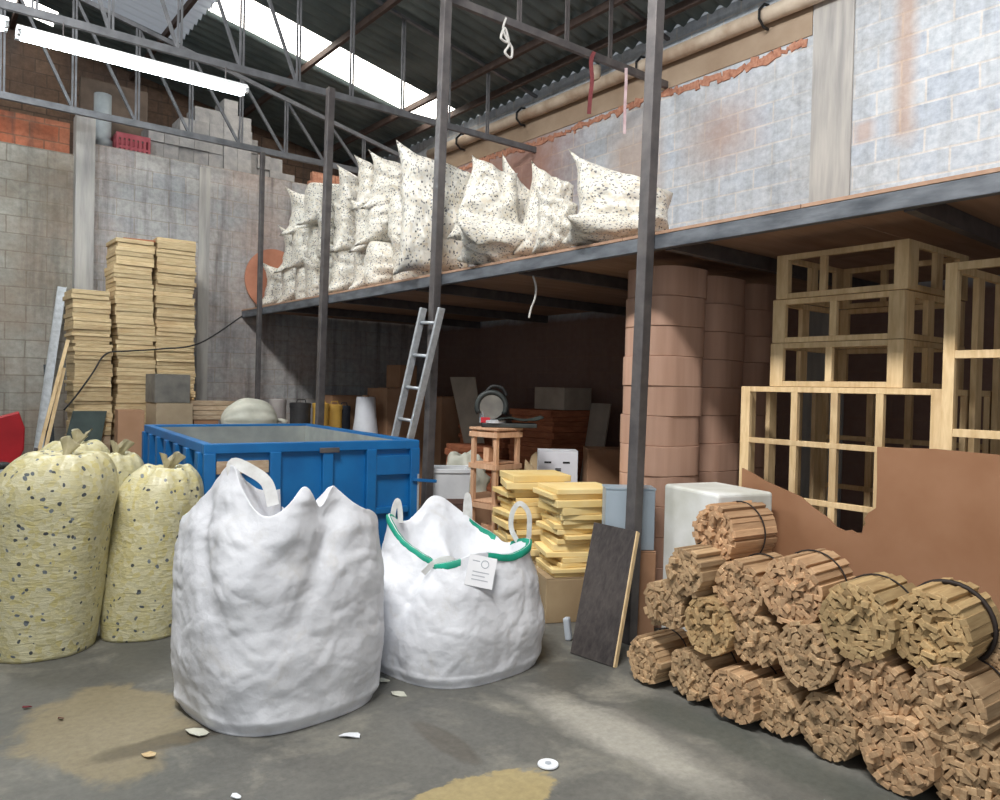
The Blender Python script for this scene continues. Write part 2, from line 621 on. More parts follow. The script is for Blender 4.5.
truss(7.81, 4.70, -2.6, [-2.1, -1.5, -0.9, -0.3, 0.3, 0.9, 1.5, 2.1, 2.7, 3.3, 3.92, 4.57, 5.21, 5.8], 'grey steel roof truss that carries the fluorescent lamps', lambda x: roofz(x) - 0.02, brace_to=3.5, chord=0.03)
truss(5.60, 4.90, -1.0, [0.3, 0.9, 1.5, 2.1, 2.7, 3.3, 3.9, 4.5, 5.1, 5.7], 'dark roof truss with the white rope loop hanging from it', lambda x: roofz(x) - 0.02, mat=STEEL, brace_to=-9, chord=0.03)
truss(9.56, 4.47, -2.5, [-1.6, -1.0, -0.4, 0.2, 0.82, 1.48, 2.12, 2.71, 3.31, 3.89, 4.45, 5.0], 'grey roof truss just in front of the end wall top', lambda x: min(roofz(x) - 0.13, 5.29 + 0.22 * (3.39 - x)), x1=6.4)

# big rainwater pipe along the gutter wall
t = thing('rainwater_pipe', 'long dirty white rainwater pipe along the top of the block wall', 'pipe', (XW - 0.09, 6, 5.16))
DIRTYPIPE = noisy('dirty_white_pipe', (150, 126, 104), (206, 194, 176), 3, 0.5, jitter=False)
MB().tube([(XW - 0.09, y, 5.17) for y in (-1, 2, 5, 8, YB)], 0.075, 14).build('pipe', DIRTYPIPE, t, smooth=True)
MB().tube([(XW - 0.16, 6.55, 5.2), (XW - 0.16, 6.55, 5.36)], 0.06, 12).build('branch_pipe', DIRTYPIPE, t, smooth=True)
for y in (4.35, 5.9, 8.0, 9.4):
    MB().tube([(XW - 0.03, y, 5.29), (XW - 0.10, y, 5.28), (XW - 0.18, y, 5.2), (XW - 0.18, y, 5.12), (XW - 0.10, y, 5.06), (XW - 0.03, y, 5.06)], 0.014, 6).build('pipe_bracket', BLACK, t)


# ------------------------------------------------------------------ the platform
XB = 3.62
DECK = 2.50
m = thing('storage_platform', 'long steel framed platform with board deck loaded with foam sacks', 'platform', (XB, 5, 2.4))
MB().bar((XB, -1.5, 2.452), (XB, YB, 2.452), 0.05, 0.085).build('edge_beam', STEEL_WORN, m, bevel=0.004)
DECKM = noisy('red_brown_plywood', (150, 118, 96), (172, 140, 118), 2.2, 0.8, stretch=(0.6, 5, 1), vary=0.10, jitter=True)
rng = random.Random(5)
y = -1.5
while y < YB - 0.01:
    y2 = min(y + 1.22, YB - 0.004)
    for x0, x1 in ((XB - 0.03, 5.1), (5.1, XW - 0.004)):
        MB().span((x0 + 0.002, y + 0.003, 2.496), (x1 - 0.002, y2 - 0.003, 2.514)).build('deck_board', DECKM, m)
    y = y2
for yj in (0.15, 1.65, 3.05, 4.45, 5.90, 7.38, 8.85):
    MB().bar((XB + 0.027, yj, 2.448), (XW - 0.004, yj + 0.12, 2.448), 0.05, 0.09).build('joist', STEEL, m)
for yp, lean, ztop, lab in ((9.54, 0.010, 4.43, 'thin dark steel post close to the end wall'), (7.72, 0.034, 4.66, 'dark steel post rising behind the blue container'),
                      (5.55, 0.033, 5.3, 'dark steel post with the aluminium ladder leaning beside it'), (3.21, 0.024, 5.4, 'dark steel post with the black plank leaning on it')):
    s = 0.075 if yp < 9 else 0.055
    xa, xb_ = XB - 0.028 - s, XB - 0.028
    p = MB().prism([(xa, yp - s / 2, 0), (xb_, yp - s / 2, 0), (xb_, yp + s / 2, 0), (xa, yp + s / 2, 0)], (0, -lean * ztop, ztop)).build('steel_post', STEEL, bevel=0.006, origin=(XB - 0.06, yp, 0))
    tag(p, lab, 'post', 'platform posts')


# ------------------------------------------------------------------ woven bulk bags
def woven():
    m = Mat('white_woven_polypropylene', 0.55, spec=0.35)
    co = m.coord()
    a = m.noise(co, 3.0, 5, 0.6)
    c = m.ramp(a, [(0.3, (204, 205, 210)), (0.55, (222, 223, 228)), (0.75, (230, 231, 235))])
    d = m.noise(co, 5.0, 6, 0.7, 0.6)
    c = m.mix(m.math('MULTIPLY', m.ramp(d, [(0.56, (0, 0, 0, 1)), (0.8, (1, 1, 1, 1))]), 0.5), c, (186, 178, 164))
    m.color(c)
    w1 = m.noise(co, 6, 3, 0.5, 0.3)
    vo = m.n('ShaderNodeTexVoronoi')
    vo.inputs['Scale'].default_value = 13
    m.l(co, vo.inputs['Vector'])
    w2 = m.noise(co, 30, 4, 0.6, 0.2)
    h = m.math('ADD', m.math('MULTIPLY', w1, 1.0), m.math('ADD', m.math('MULTIPLY', vo.outputs['Distance'], 0.5), m.math('MULTIPLY', w2, 0.25)))
    m.bump(h, 0.4, 0.02)
    return m.m


WOVEN = woven()
GREEN = noisy('green_binding_tape', (14, 128, 104), (24, 158, 130), 8, 0.6)
WEB = noisy('white_webbing', (206, 204, 200), (228, 228, 226), 20, 0.7, bump=0.2)
TAG = noisy('paper_tag', (226, 226, 230), (240, 240, 242), 4, 0.6)
INK = noisy('grey_ink', (160, 163, 172), (184, 186, 194), 9, 0.8)
RIGHT = R(-21.8)


def ang(a, b):
    d = (a - b + 180) % 360 - 180
    return d


def gauss(a, c, w):
    return math.exp(-(ang(a, c) / w) ** 2)


def lerp_tab(tab, x):
    if x <= tab[0][0]:
        return tab[0][1]
    for (a, p), (b, q) in zip(tab, tab[1:]):
        if x <= b:
            k = (x - a) / (b - a)
            k = k * k * (3 - 2 * k)
            return p + (q - p) * k
    return tab[-1][1]


def facets(p, f, seed):
    q = p * f + Vector((seed, seed * 0.7, 1.3))
    q += Vector((noise.noise(q * 0.7), noise.noise(q * 0.7 + Vector((9, 1, 4))), noise.noise(q * 0.7 + Vector((3, 8, 2))))) * 0.9
    return 0.45 - noise.voronoi(q)[0][0]


def crumple(p, s, seed):
    """Ridged folds of stiff fabric."""
    v = 0.0
    a, f = 1.0, 1.0
    for k in range(4):
        q = Vector((p.x * f * s, p.y * f * s, p.z * f * s * 0.8)) + Vector((seed * 3.1 + k * 7.7, seed, k * 2.3))
        v += a * (0.45 - abs(noise.noise(q)) * 1.6)
        a *= 0.52
        f *= 2.05
    return v


def bag_fn(c, prof, H, seed, square=2.8, rot=0.5, sx=1.0, sy=1.0, fold=0.02, extra=None, inner=0.3, hem=0.0):
    """Returns fn(u, v): u round the bag, v: 0 base centre .. 0.1 base rim .. 0.82 lip .. 1.0 inside."""
    c = Vector(c)

    def pt(u, v):
        th = u * 2 * math.pi
        phi = math.degrees(th)
        h = H(phi)
        if v < 0.08:
            k = v / 0.08
            z, sc = 0.0, k * 0.97
            hh = 0.0
        elif v < 0.80:
            k = (v - 0.08) / 0.72
            z = h * k
            sc = 1.0
            hh = k
        else:
            k = (v - 0.80) / 0.20
            z = h - inner * math.sin(min(k, 1) * math.pi / 2) ** 1.3
            sc = 1.0 - 0.05 * min(1, k * 8) - 0.93 * k ** 1.6
            hh = 1.0
        r = lerp_tab(prof, z if v < 0.8 else h) * sc
        ct, st = math.cos(th - rot), math.sin(th - rot)
        r *= (abs(ct) ** square + abs(st) ** square) ** (-1 / square) * 0.94
        if extra:
            r *= extra(phi, z, hh)
        x, y = r * math.cos(th) * sx, r * math.sin(th) * sy
        # th = 0 points to the side seen at the picture's right-hand edge
        w = Vector((x * math.cos(RIGHT) - y * math.sin(RIGHT), x * math.sin(RIGHT) + y * math.cos(RIGHT), z))
        n = Vector((w.x, w.y, 0)).normalized() if r > 1e-4 else Vector((0, 0, 0))
        amp = fold * (0.25 if v < 0.082 else 1.0) * (0.8 + 0.5 * hh)
        dsp = (crumple(w, 2.0, seed) * 0.8 + 1.0 * facets(w, 4.5, seed) + 0.8 * facets(w, 10.5, seed + 3)) * amp
        low = max(0.0, 1 - abs(z - 0.07) / 0.07)
        dsp += low * 0.022 * noise.noise(Vector((math.cos(th) * 3, math.sin(th) * 3, seed)))
        w += n * dsp
        if z > 0.03:
            w.z += 0.02 * noise.noise(w * 5 + Vector((seed, 0, 0))) * hh
        return c + w
    return pt


def ribbon(pts, w, side, th=0.004):
    mb = MB()
    side = Vector(side).normalized() if side is not None else None
    pts = [Vector(p) for p in pts]
    prof = []
    for i, p in enumerate(pts):
        d = (pts[min(i + 1, len(pts) - 1)] - pts[max(i - 1, 0)]).normalized()
        sv = side if side is not None else d.cross(Vector((0.25, 0.95, -0.2)))
        s = (sv - d * sv.dot(d)).normalized() * w / 2
        n = d.cross(s).normalized() * th
        prof.append([p - s, p + s, p + s + n, p - s + n])
    vs = [q for r_ in prof for q in r_]
    fs = [(0, 1, 2, 3)]
    for i in range(len(prof) - 1):
        for k in range(4):
            k2 = (k + 1) % 4
            fs.append((i * 4 + k, i * 4 + k2, i * 4 + 4 + k2, i * 4 + 4 + k))
    L = (len(prof) - 1) * 4
    fs.append((L + 3, L + 2, L + 1, L))
    return mb.add(vs, fs)


def spline(pts, n=8):
    pts = [Vector(p) for p in pts]
    out = []
    for i in range(len(pts) - 1):
        p0, p1, p2, p3 = pts[max(i - 1, 0)], pts[i], pts[i + 1], pts[min(i + 2, len(pts) - 1)]
        for k in range(n):
            t = k / n
            out.append(0.5 * ((2 * p1) + (p2 - p0) * t + (2 * p0 - 5 * p1 + 4 * p2 - p3) * t * t + (3 * p1 - p0 - 3 * p2 + p3) * t ** 3))
    out.append(pts[-1])
    return out


# tall bag
B1 = Vector((1.50, 3.66, 0))


def H1(a):
    a = a % 360
    front = lerp_tab([(0, 0.86), (40, 0.82), (90, 0.80), (135, 0.80), (175, 0.88), (240, 0.985), (315, 1.0), (335, 0.94), (360, 0.86)], a)
    return front + 0.205 * gauss(a, 226, 19 if a > 226 else 36) + 0.10 * gauss(a, 284, 9) - 0.035 * gauss(a, 297, 6) + 0.075 * gauss(a, 309, 8) - 0.03 * gauss(a, 262, 10)


P1 = [(0, 0.452), (0.07, 0.478), (0.30, 0.500), (0.6, 0.492), (0.85, 0.462), (1.0, 0.42), (1.2, 0.36)]


def ex1(a, z, hh):
    # side tuck, long diagonal drapes and gathers towards the mouth
    k = 1 - 0.09 * gauss(a, 285 + 60 * (z - 0.6), 9) * max(0, min(1, (z - 0.35) / 0.4))
    k += 0.05 * gauss(a, 262 + 90 * (z - 0.8), 12) * max(0, min(1, (z - 0.4) / 0.3))
    k -= 0.06 * gauss(a, 225 - 60 * (z - 0.7), 10) * max(0, min(1, (z - 0.3) / 0.3))
    k -= 0.07 * gauss(a, 297, 8) * max(0, min(1, (z - 0.75) / 0.2)) + 0.05 * gauss(a, 250, 9) * max(0, min(1, (z - 0.8) / 0.2))
    k += 0.010 * math.sin(R(a) * 17 + 2 * math.sin(R(a) * 3)) * max(0, min(1, (hh - 0.6) / 0.4))
    k -= 0.06 * gauss(a, 215, 30) * max(0, min(1, (z - 0.75) / 0.4))
    return k


t = thing('bulk_bag', 'tall crumpled white woven bulk bag standing in front of the blue container', 'bulk bag', B1, 'white bulk bags')
f1 = bag_fn(B1, P1, H1, 4.3, fold=0.011, extra=ex1, inner=0.16)
MB().grid(f1, 300, 210, wrap_u=True).build('bag_body', WOVEN, t, smooth=True)
pk = f1(226 / 360, 0.80)
e = f1(120 / 360, 0.80)
up = Vector((0, 0, 1))
sd = Vector((math.cos(RIGHT), math.sin(RIGHT), 0))
ribbon(spline([pk - up * 0.05 + sd * 0.02, pk + up * 0.004 + sd * 0.02, pk + sd * 0.09 - up * 0.025, pk + sd * 0.165 - up * 0.085, pk + sd * 0.195 - up * 0.19]), 0.055, None).build('lifting_loop', WEB, t)
# short open bag
B2 = Vector((2.50, 3.58, 0))
H2 = lambda a: 0.66 + 0.03 * gauss(a, 0, 25) + 0.22 * gauss(a, 95, 30) + 0.16 * gauss(a, 160, 24) - 0.05 * gauss(a, 235, 24) + 0.02 * gauss(a, 275, 20) - 0.05 * gauss(a, 30, 14)
P2 = [(0, 0.455), (0.06, 0.478), (0.24, 0.50), (0.45, 0.475), (0.62, 0.42), (0.85, 0.40)]


def ex2(a, z, hh):
    k = 1 - 0.12 * gauss(a, 215 + 40 * (z - 0.3), 10) * max(0, min(1, (z - 0.1) / 0.3))
    k -= 0.34 * gauss(a, 208, 40) * max(0, (hh - 0.6) / 0.4) ** 1.4
    k -= 0.05 * gauss(a, 300 - 70 * (z - 0.3), 10) * max(0, min(1, (z - 0.2) / 0.3))
    return k


t = thing('bulk_bag', 'low open white bulk bag with green edging and a paper tag', 'bulk bag', B2, 'white bulk bags')
f2 = bag_fn(B2, P2, H2, 9.1, fold=0.011, extra=ex2, inner=0.34, sx=1.0, sy=0.92)
MB().grid(f2, 300, 200, wrap_u=True).build('bag_body', WOVEN, t, smooth=True)


def rim2(a0, a1, n=40, d=0.79):
    return [f2(((a0 + (a1 - a0) * i / n) % 360) / 360, d) for i in range(n + 1)]


for a0, a1 in ((146, 262), (284, 380), (40, 66)):
    pts = rim2(a0, a1)
    cen = B2 + up * 0.6
    mb = MB()
    strip = []
    for p in pts:
        o_ = (p - cen)
        o_.z = 0
        o_.normalize()
        strip.append((p + o_ * 0.008 - up * 0.03, p + o_ * 0.012 + up * 0.004, p - o_ * 0.012 + up * 0.008, p - o_ * 0.030 - up * 0.035))
    vs = [q for s_ in strip for q in s_]
    fs = []
    for i in range(len(strip) - 1):
        for k in range(3):
            fs.append((i * 4 + k, i * 4 + k + 1, i * 4 + 5 + k, i * 4 + 4 + k))
    ed = mb.add(vs, fs).build('edging', GREEN, t, smooth=True)
    ed['label'] = 'green edging tape'
for a, pts in ((150, [(0, 0, -.06), (0.01, 0, .03), (0.03, 0, .08), (0.045, 0, .03), (0.05, 0, -.05)]),
               (70, [(0, 0, -.08), (0, 0, .06), (0.01, 0, .12), (0.025, 0, .06), (0.03, 0, -.08)]),
               (12, [(0, 0, -.03), (-0.05, 0, .06), (-0.045, 0, .16), (0.0, 0, .21), (0.055, 0, .15), (0.06, 0, .03), (0.05, 0, -.05)]),
               (238, [(-.06, 0, -.05), (0.0, -.02, .01), (0.08, 0, .02), (.14, .02, -.02)])):
    p = f2(a / 360, 0.80)
    wp = [p + sd * x_ + Vector((.387, .967, 0)) * y_ + up * z_ for x_, y_, z_ in pts]
    ribbon(spline(wp), 0.030, None).build('lifting_loop', WEB, t)
# the paper tag lying on the front lip
pt_ = f2(281 / 360, 0.77)
fw = Vector((-.387, -.967, 0))
a_ = pt_ + fw * 0.02 - sd * 0.08 + up * 0.03
tx, ty = (sd * 0.95 - up * 0.22 + fw * 0.05).normalized(), (-up * 0.92 - sd * 0.25 + fw * 0.30).normalized()
nt_ = tx.cross(ty).normalized()
if nt_.dot(fw) < 0:
    nt_ = -nt_
tagp = MB().prism([a_, a_ + tx * 0.15, a_ + tx * 0.15 + ty * 0.16, a_ + ty * 0.16], nt_ * 0.003).build('paper_tag', TAG, t)
mk = MB()
for i, (u0, u1, v0) in enumerate(((0.02, 0.06, 0.03), (0.03, 0.12, 0.085), (0.03, 0.10, 0.105), (0.03, 0.12, 0.125))):
    p0, p1 = a_ + tx * u0 + ty * v0 + nt_ * 0.0035, a_ + tx * u1 + ty * v0 + nt_ * 0.0035
    mk.bar(p0, p1, 0.005, 0.001, up=nt_)
ring = [a_ + tx * (0.09 + 0.02 * math.cos(k * math.pi / 6)) + ty * (0.04 + 0.02 * math.sin(k * math.pi / 6)) + nt_ * 0.0035 for k in range(13)]
mk.tube(ring, 0.0022, 5)
mk.build('printed_mark', INK, tagp)


# ------------------------------------------------------------------ sacks of foam scraps
def foam(name, base, light, tint, dark, cell, speck, rough=0.28, coat=0.35, bump=0.45):
    m = Mat(name, 0.5, spec=0.4)
    co = m.coord()
    dn = m.n('ShaderNodeTexNoise')
    dn.inputs['Scale'].default_value = 9
    m.l(co, dn.inputs['Vector'])
    va = m.n('ShaderNodeVectorMath', operation='MULTIPLY_ADD')
    m.l(dn.outputs['Color'], va.inputs[0])
    va.inputs[1].default_value = (0.06, 0.06, 0.06)
    m.l(co, va.inputs[2])
    vo = m.n('ShaderNodeTexVoronoi')
    vo.inputs['Scale'].default_value = cell
    m.l(va.outputs[0], vo.inputs['Vector'])
    sp = m.n('ShaderNodeSeparateColor')
    m.l(vo.outputs['Color'], sp.inputs[0])
    c = m.ramp(sp.outputs[0], [(0.0, base), (0.45, light), (0.8, tint), (1.0, light)])
    c = m.mix(m.math('MULTIPLY', m.noise(co, 2.0, 3), 0.5), c, tint)
    v2 = m.n('ShaderNodeTexVoronoi')
    v2.inputs['Scale'].default_value = cell * 1.15
    m.l(va.outputs[0], v2.inputs['Vector'])
    s2 = m.n('ShaderNodeSeparateColor')
    m.l(v2.outputs['Color'], s2.inputs[0])
    k = m.math('MULTIPLY', m.math('GREATER_THAN', s2.outputs[1], 1 - speck), m.math('LESS_THAN', v2.outputs['Distance'], 0.42))
    c = m.mix(k, c, m.ramp(s2.outputs[2], [(0.0, dark), (1.0, tuple(min(255, x * 1.9) for x in dark))]))
    m.color(c)
    m.b.inputs['Coat Weight'].default_value = coat
    m.b.inputs['Coat Roughness'].default_value = rough
    mp2 = m.n('ShaderNodeMapping')
    mp2.inputs['Scale'].default_value = (1, 1, 3.5)
    m.l(co, mp2.inputs['Vector'])
    h = m.math('ADD', m.math('MULTIPLY', vo.outputs['Distance'], 0.25), m.noise(mp2.outputs[0], 9, 5, 0.65, 1.2))
    m.bump(h, bump, 0.02)
    return m.m


YFOAM = foam('yellow_foam_scraps_in_film', (188, 180, 138), (212, 207, 178), (198, 186, 128), (62, 66, 68), 34, 0.10)
WFOAM = foam('speckled_foam_scraps_in_film', (198, 196, 188), (226, 224, 218), (208, 198, 178), (70, 70, 72), 52, 0.42, coat=0.3)
FILM = noisy('gathered_film', (162, 152, 122), (192, 184, 156), 14, 0.35, bump=0.4)


def tall_sack(name, label, c, r, h, seed, knot_at, lean=(0, 0)):
    """An upright sack of clear film, filled to the top and tied in a tuft."""
    c = Vector(c)
    t = thing(name, label, 'sack', c, 'tall film sacks of yellow foam scraps')
    kx = Vector((knot_at[0], knot_at[1], h))

    def pt(u, v):
        th = u * 2 * math.pi
        if v < 0.06:
            z, rr = 0.0, r * 0.84 * v / 0.06
            k = 0
        elif v < 0.72:
            k = (v - 0.06) / 0.66
            z = h * 0.70 * k
            rr = r * (0.84 + 0.20 * math.sin(min(1, k * 1.6) * math.pi / 2) - 0.06 * k)
        else:
            k = (v - 0.72) / 0.28
            z = h * (0.70 + 0.30 * math.sin(k * math.pi / 2))
            rr = r * 0.98 * math.cos(k * math.pi / 2) ** 0.75 + 0.02 * k
            rr *= 1 + 0.05 * k * math.sin(th * 13 + seed)
            k = 1
        p = Vector((math.cos(th), math.sin(th), 0))
        rr *= 1 + 0.045 * noise.noise(Vector((p.x * 1.3 + seed, p.y * 1.3, z * 1.6))) * 2 + 0.012 * noise.noise(Vector((p.x * 5 + seed, p.y * 5, z * 14)))
        q = p * rr
        q.z = z + (0.025 * noise.noise(Vector((p.x * 2, p.y * 2 + seed, 4))) if z > 0.1 else 0)
        s = (z / h) ** 2
        q += Vector((kx.x * s + lean[0] * z / h, kx.y * s + lean[1] * z / h, 0))
        if v > 0.93:
            q.z -= 0.05 * (v - 0.93) / 0.07
        return c + q
    MB().grid(pt, 72, 80, wrap_u=True).build('sack_body', YFOAM, t, smooth=True)
    top = pt(0, 1.0)
    kn = c + Vector((kx.x + lean[0], kx.y + lean[1], h - 0.045))

    def tuft(u, v):
        th = u * 2 * math.pi
        rr = 0.022 + 0.034 * v ** 1.2 * (1 + 0.5 * math.sin(th * 5 + seed) + 0.3 * math.sin(th * 9))
        return kn + Vector((rr * math.cos(th) + 0.03 * v, rr * math.sin(th), 0.085 * v + 0.025 * v * math.sin(th * 3 + seed)))
    MB().grid(tuft, 40, 8, wrap_u=True).build('tied_neck', FILM, t, smooth=True)
    return t


tall_sack('foam_scrap_sack', 'tall film sack of yellowish foam scraps, biggest one, standing clear in front', (0.65, 5.07, 0), 0.320, 1.16, 2.0, (0.10, -0.16))
tall_sack('foam_scrap_sack', 'tall film sack of yellow foam scraps touching the big white bag', (1.19, 5.06, 0), 0.262, 1.04, 5.0, (0.07, -0.04), (0.06, 0))
tall_sack('foam_scrap_sack', 'film sack of foam scraps behind, tuft of film standing highest beside the container', (0.95, 6.14, 0), 0.29, 1.13, 8.0, (0.04, -0.04))
tall_sack('foam_scrap_sack', 'film sack of foam scraps squeezed between three others, only its top showing', (1.16, 5.66, 0), 0.20, 1.08, 11.0, (0.0, -0.02))


def pillow_mesh(w, h, t, seed, ear=0.16, taper=0.0, slope=0.0, ears=None):
    """A film sack filled with flakes and sealed at both ends: a plump cushion whose corners stick out as ears."""
    n = 34
    vs, fs = [], []
    rng = random.Random(seed)
    ears = ears or [ear * rng.uniform(0.7, 1.5) if rng.random() < 0.42 else -0.13 for _ in range(4)]
    for s in (1, -1):
        for j in range(n + 1):
            for i in range(n + 1):
                u, v = -1 + 2 * i / n, -1 + 2 * j / n
                au, av = abs(u), abs(v)
                # outline pulls in along the sides, corners stay out
                e_ = ears[(0 if u < 0 else 1) + (0 if v < 0 else 2)]
                x = u * (w / 2) * (1 - 0.10 * (1 - av ** 2) * au ** 3 + e_ * au ** 5 * av ** 5)
                z = v * (h / 2) * (1 - 0.06 * (1 - au ** 2) * av ** 3 + e_ * au ** 5 * av ** 5)
                th = t / 2 * ((1 - au ** 3.0) * (1 - av ** 3.4)) ** 0.46
                x *= 1 - taper * (v + 1) / 2
                z -= slope * h * (u + 1) / 2 * (v + 1) / 2
                q = Vector((u * 1.7, s * 0.8, v * 2.2))
                nz = noise.noise(q * 1.5 + Vector((seed * 3.7, 0, 0)))
                wr = noise.noise(Vector((u * 7, s, v * 7 + seed)))
                edge = (1 - au ** 8) * (1 - av ** 8)
                y = s * (th * (1 + 0.32 * nz) + 0.012 * wr * edge)
                y += 0.06 * noise.noise(Vector((u * 1.2 + seed, v * 1.2, 9)))
                x += 0.02 * noise.noise(Vector((u * 2, v * 2, seed)))
                z += 0.02 * noise.noise(Vector((u * 2, v * 2, seed + 5)))
                vs.append((x, y, z))
    m = (n + 1) ** 2
    for s in (0, 1):
        for j in range(n):
            for i in range(n):
                a = s * m + j * (n + 1) + i
                q = (a, a + 1, a + n + 2, a + n + 1)
                fs.append(q if s == 0 else tuple(reversed(q)))
    me = bpy.data.meshes.new('sack')
    me.from_pydata(vs, [], fs)
    bm = bmesh.new()
    bm.from_mesh(me)
    bmesh.ops.remove_doubles(bm, verts=bm.verts, dist=0.0004)
    bmesh.ops.recalc_face_normals(bm, faces=bm.faces)
    bm.to_mesh(me)
    bm.free()
    for p in me.polygons:
        p.use_smooth = True
    me.materials.append(WFOAM)
    return me


ORD = ['first', 'second', 'third', 'fourth', 'fifth', 'sixth', 'seventh', 'eighth', 'ninth', 'tenth', 'eleventh', 'twelfth', 'thirteenth', 'fourteenth', 'fifteenth', 'sixteenth']
SMALL = [pillow_mesh(0.74, 0.50, 0.37, s, 0.20) for s in (1, 2, 3, 4, 5)]
TALLP = [pillow_mesh(0.60, 0.76, 0.34, 11, taper=0.42, slope=0.10, ears=[0.0, -0.1, 0.10, 0.0]),
         pillow_mesh(0.60, 0.76, 0.34, 12, slope=0.45, ears=[0.02, -0.12, 0.14, 0.0]),
         pillow_mesh(0.60, 0.76, 0.34, 13, taper=0.30, slope=0.12, ears=[0.0, 0.0, 0.16, 0.0]),
         pillow_mesh(0.60, 0.76, 0.34, 14, slope=0.14, ears=[0.08, -0.1, 0.12, -0.05])]


def deck_sack(me, x, y, zbase, tilt, lean, yaw, label, scale=(1, 1, 1)):
    """Stand a sack with its lowest point at zbase.  tilt: nod, lean: turn in its own plane, yaw: facing."""
    o = link('foam_flake_sack', me)
    rot = Matrix.Rotation(R(yaw), 3, 'Z') @ Matrix.Rotation(R(tilt), 3, 'X') @ Matrix.Rotation(R(lean), 3, 'Y')
    lo = min((rot @ Vector((v.co.x * scale[0], v.co.y * scale[1], v.co.z * scale[2]))).z for v in me.vertices)
    o.location = (x, y, zbase - lo)
    o.rotation_euler = rot.to_euler()
    o.scale = scale
    return tag(o, label, 'sack', 'foam sacks on the platform')


ZD = 2.515
rng = random.Random(21)
TIER = ('bottom', 'middle', 'top')
rows = [9.78, 9.40, 9.01, 8.62, 8.23, 7.84, 7.45, 7.06, 6.67]
for k, y in enumerate(rows):
    nt = 1 if k == 0 else 2 if k in (1, 8) else 3
    for j in range(nt):
        top = j == nt - 1
        deck_sack(SMALL[(k * 2 + j * 3) % 5], 4.13 + rng.uniform(-.05, .05) + (0.02 if top else 0), y + rng.uniform(-.03, .03), ZD + 0.405 * j, rng.uniform(-8, 3), rng.uniform(2, 9) if top else rng.uniform(-4, 5),
                  rng.uniform(-10, 8), 'speckled foam sack, %s tier, %s row from the end wall' % (TIER[j], ORD[k]), (rng.uniform(.95, 1.05), 1.0, 1.0 + (0.02 if top and k > 1 else 0)))
c = atd(432, 240, 6.75)
deck_sack(TALLP[3], c.x + 0.10, c.y + 0.10, ZD, -4, 1, -26, 'broad speckled foam sack closing the tall row beside the middle post', (1.12, 1.15, 1.46))


def px_sack(k, px, D, zb, tilt, lean, yaw, label, scale):
    c = atd(px, 240, D)
    return deck_sack(TALLP[k], c.x, c.y, zb, tilt, lean, yaw, label, scale)


px_sack(3, 497, 6.05, ZD, 64, 0, -34, 'speckled foam sack lying flat on the deck edge under a leaning one', (1.0, 0.8, 0.62))
px_sack(0, 490, 6.15, ZD + 0.16, -10, 6, -36, 'white speckled foam sack leaning sideways on top of the flat one', (1.05, 0.9, 0.92))
px_sack(2, 492, 6.85, ZD + 0.06, -5, -4, -10, 'foam sack with a tan tip standing behind the leaning one', (0.62, 0.9, 1.22))
px_sack(1, 522, 6.60, ZD + 0.06, -5, 4, -12, 'white foam sack with black flecks, ear highest in the loose group', (0.66, 0.9, 1.22))
px_sack(2, 548, 6.05, ZD, -8, 8, -30, 'grey speckled foam sack tilted in the middle of the loose group', (0.80, 0.85, 0.98))
px_sack(3, 556, 5.55, ZD, -6, 4, -36, 'small tan foam sack stood on end at the deck edge', (0.50, 0.8, 0.58))
px_sack(1, 622, 5.35, ZD + 0.05, -8, 0, -44, 'big pointed foam sack with one corner up beside the post with the plank', (1.14, 0.9, 0.84))
px_sack(3, 604, 5.15, ZD, 76, 0, -36, 'flat foam sack under the big pointed one by the post', (0.86, 0.45, 0.5))


# ------------------------------------------------------------------ blue container
BLUE = noisy('blue_container_paint', (10, 88, 146), (20, 108, 170), 3, 0.42, 0.0, jitter=False, bump=0.06, spec=0.5)
DUSTY = noisy('dusty_grey_lining', (136, 140, 136), (164, 166, 158), 4, 0.85, jitter=False)
RAWWOOD = wood('weathered_bare_plank', (168, 140, 112), (206, 186, 160), 6, (2, 12, 12), 0.1)
CU, CV = Vector((0.9962, -0.0872, 0)), Vector((0.0872, 0.9962, 0))
CO = Vector((1.53, 5.00, 0))
CW, CL, CH = 1.53, 2.42, 1.15


def cp(u, v, z):
    return CO + CU * u + CV * v + Vector((0, 0, z))


CROT = Matrix((CU, CV, Vector((0, 0, 1)))).transposed()


def cbox(mb, u0, u1, v0, v1, z0, z1):
    return mb.box(cp((u0 + u1) / 2, (v0 + v1) / 2, (z0 + z1) / 2), (abs(u1 - u0), abs(v1 - v0), abs(z1 - z0)), CROT)


t = thing('steel_container', 'open blue painted steel container with ribbed sides behind the white bulk bags', 'container', CO)
wl = 0.03
cbox(MB(), 0.06, CW - 0.06, 0.03, 0.03 + wl, 0.06, CH - 0.03).build('front_wall', BLUE, t)
cbox(MB(), 0.06, CW - 0.06, CL - 0.06, CL - 0.03, 0.06, CH - 0.03).build('back_wall_sheet', BLUE, t)
cbox(MB(), 0.03, 0.06, 0.03, CL - 0.03, 0.06, CH - 0.03).build('side_wall', BLUE, t)
cbox(MB(), CW - 0.06, CW - 0.03, 0.03, CL - 0.03, 0.06, CH - 0.03).build('side_wall', BLUE, t)
cbox(MB(), 0.03, CW - 0.03, 0.03, CL - 0.03, 0.04, 0.08).build('base_plate', BLUE, t)
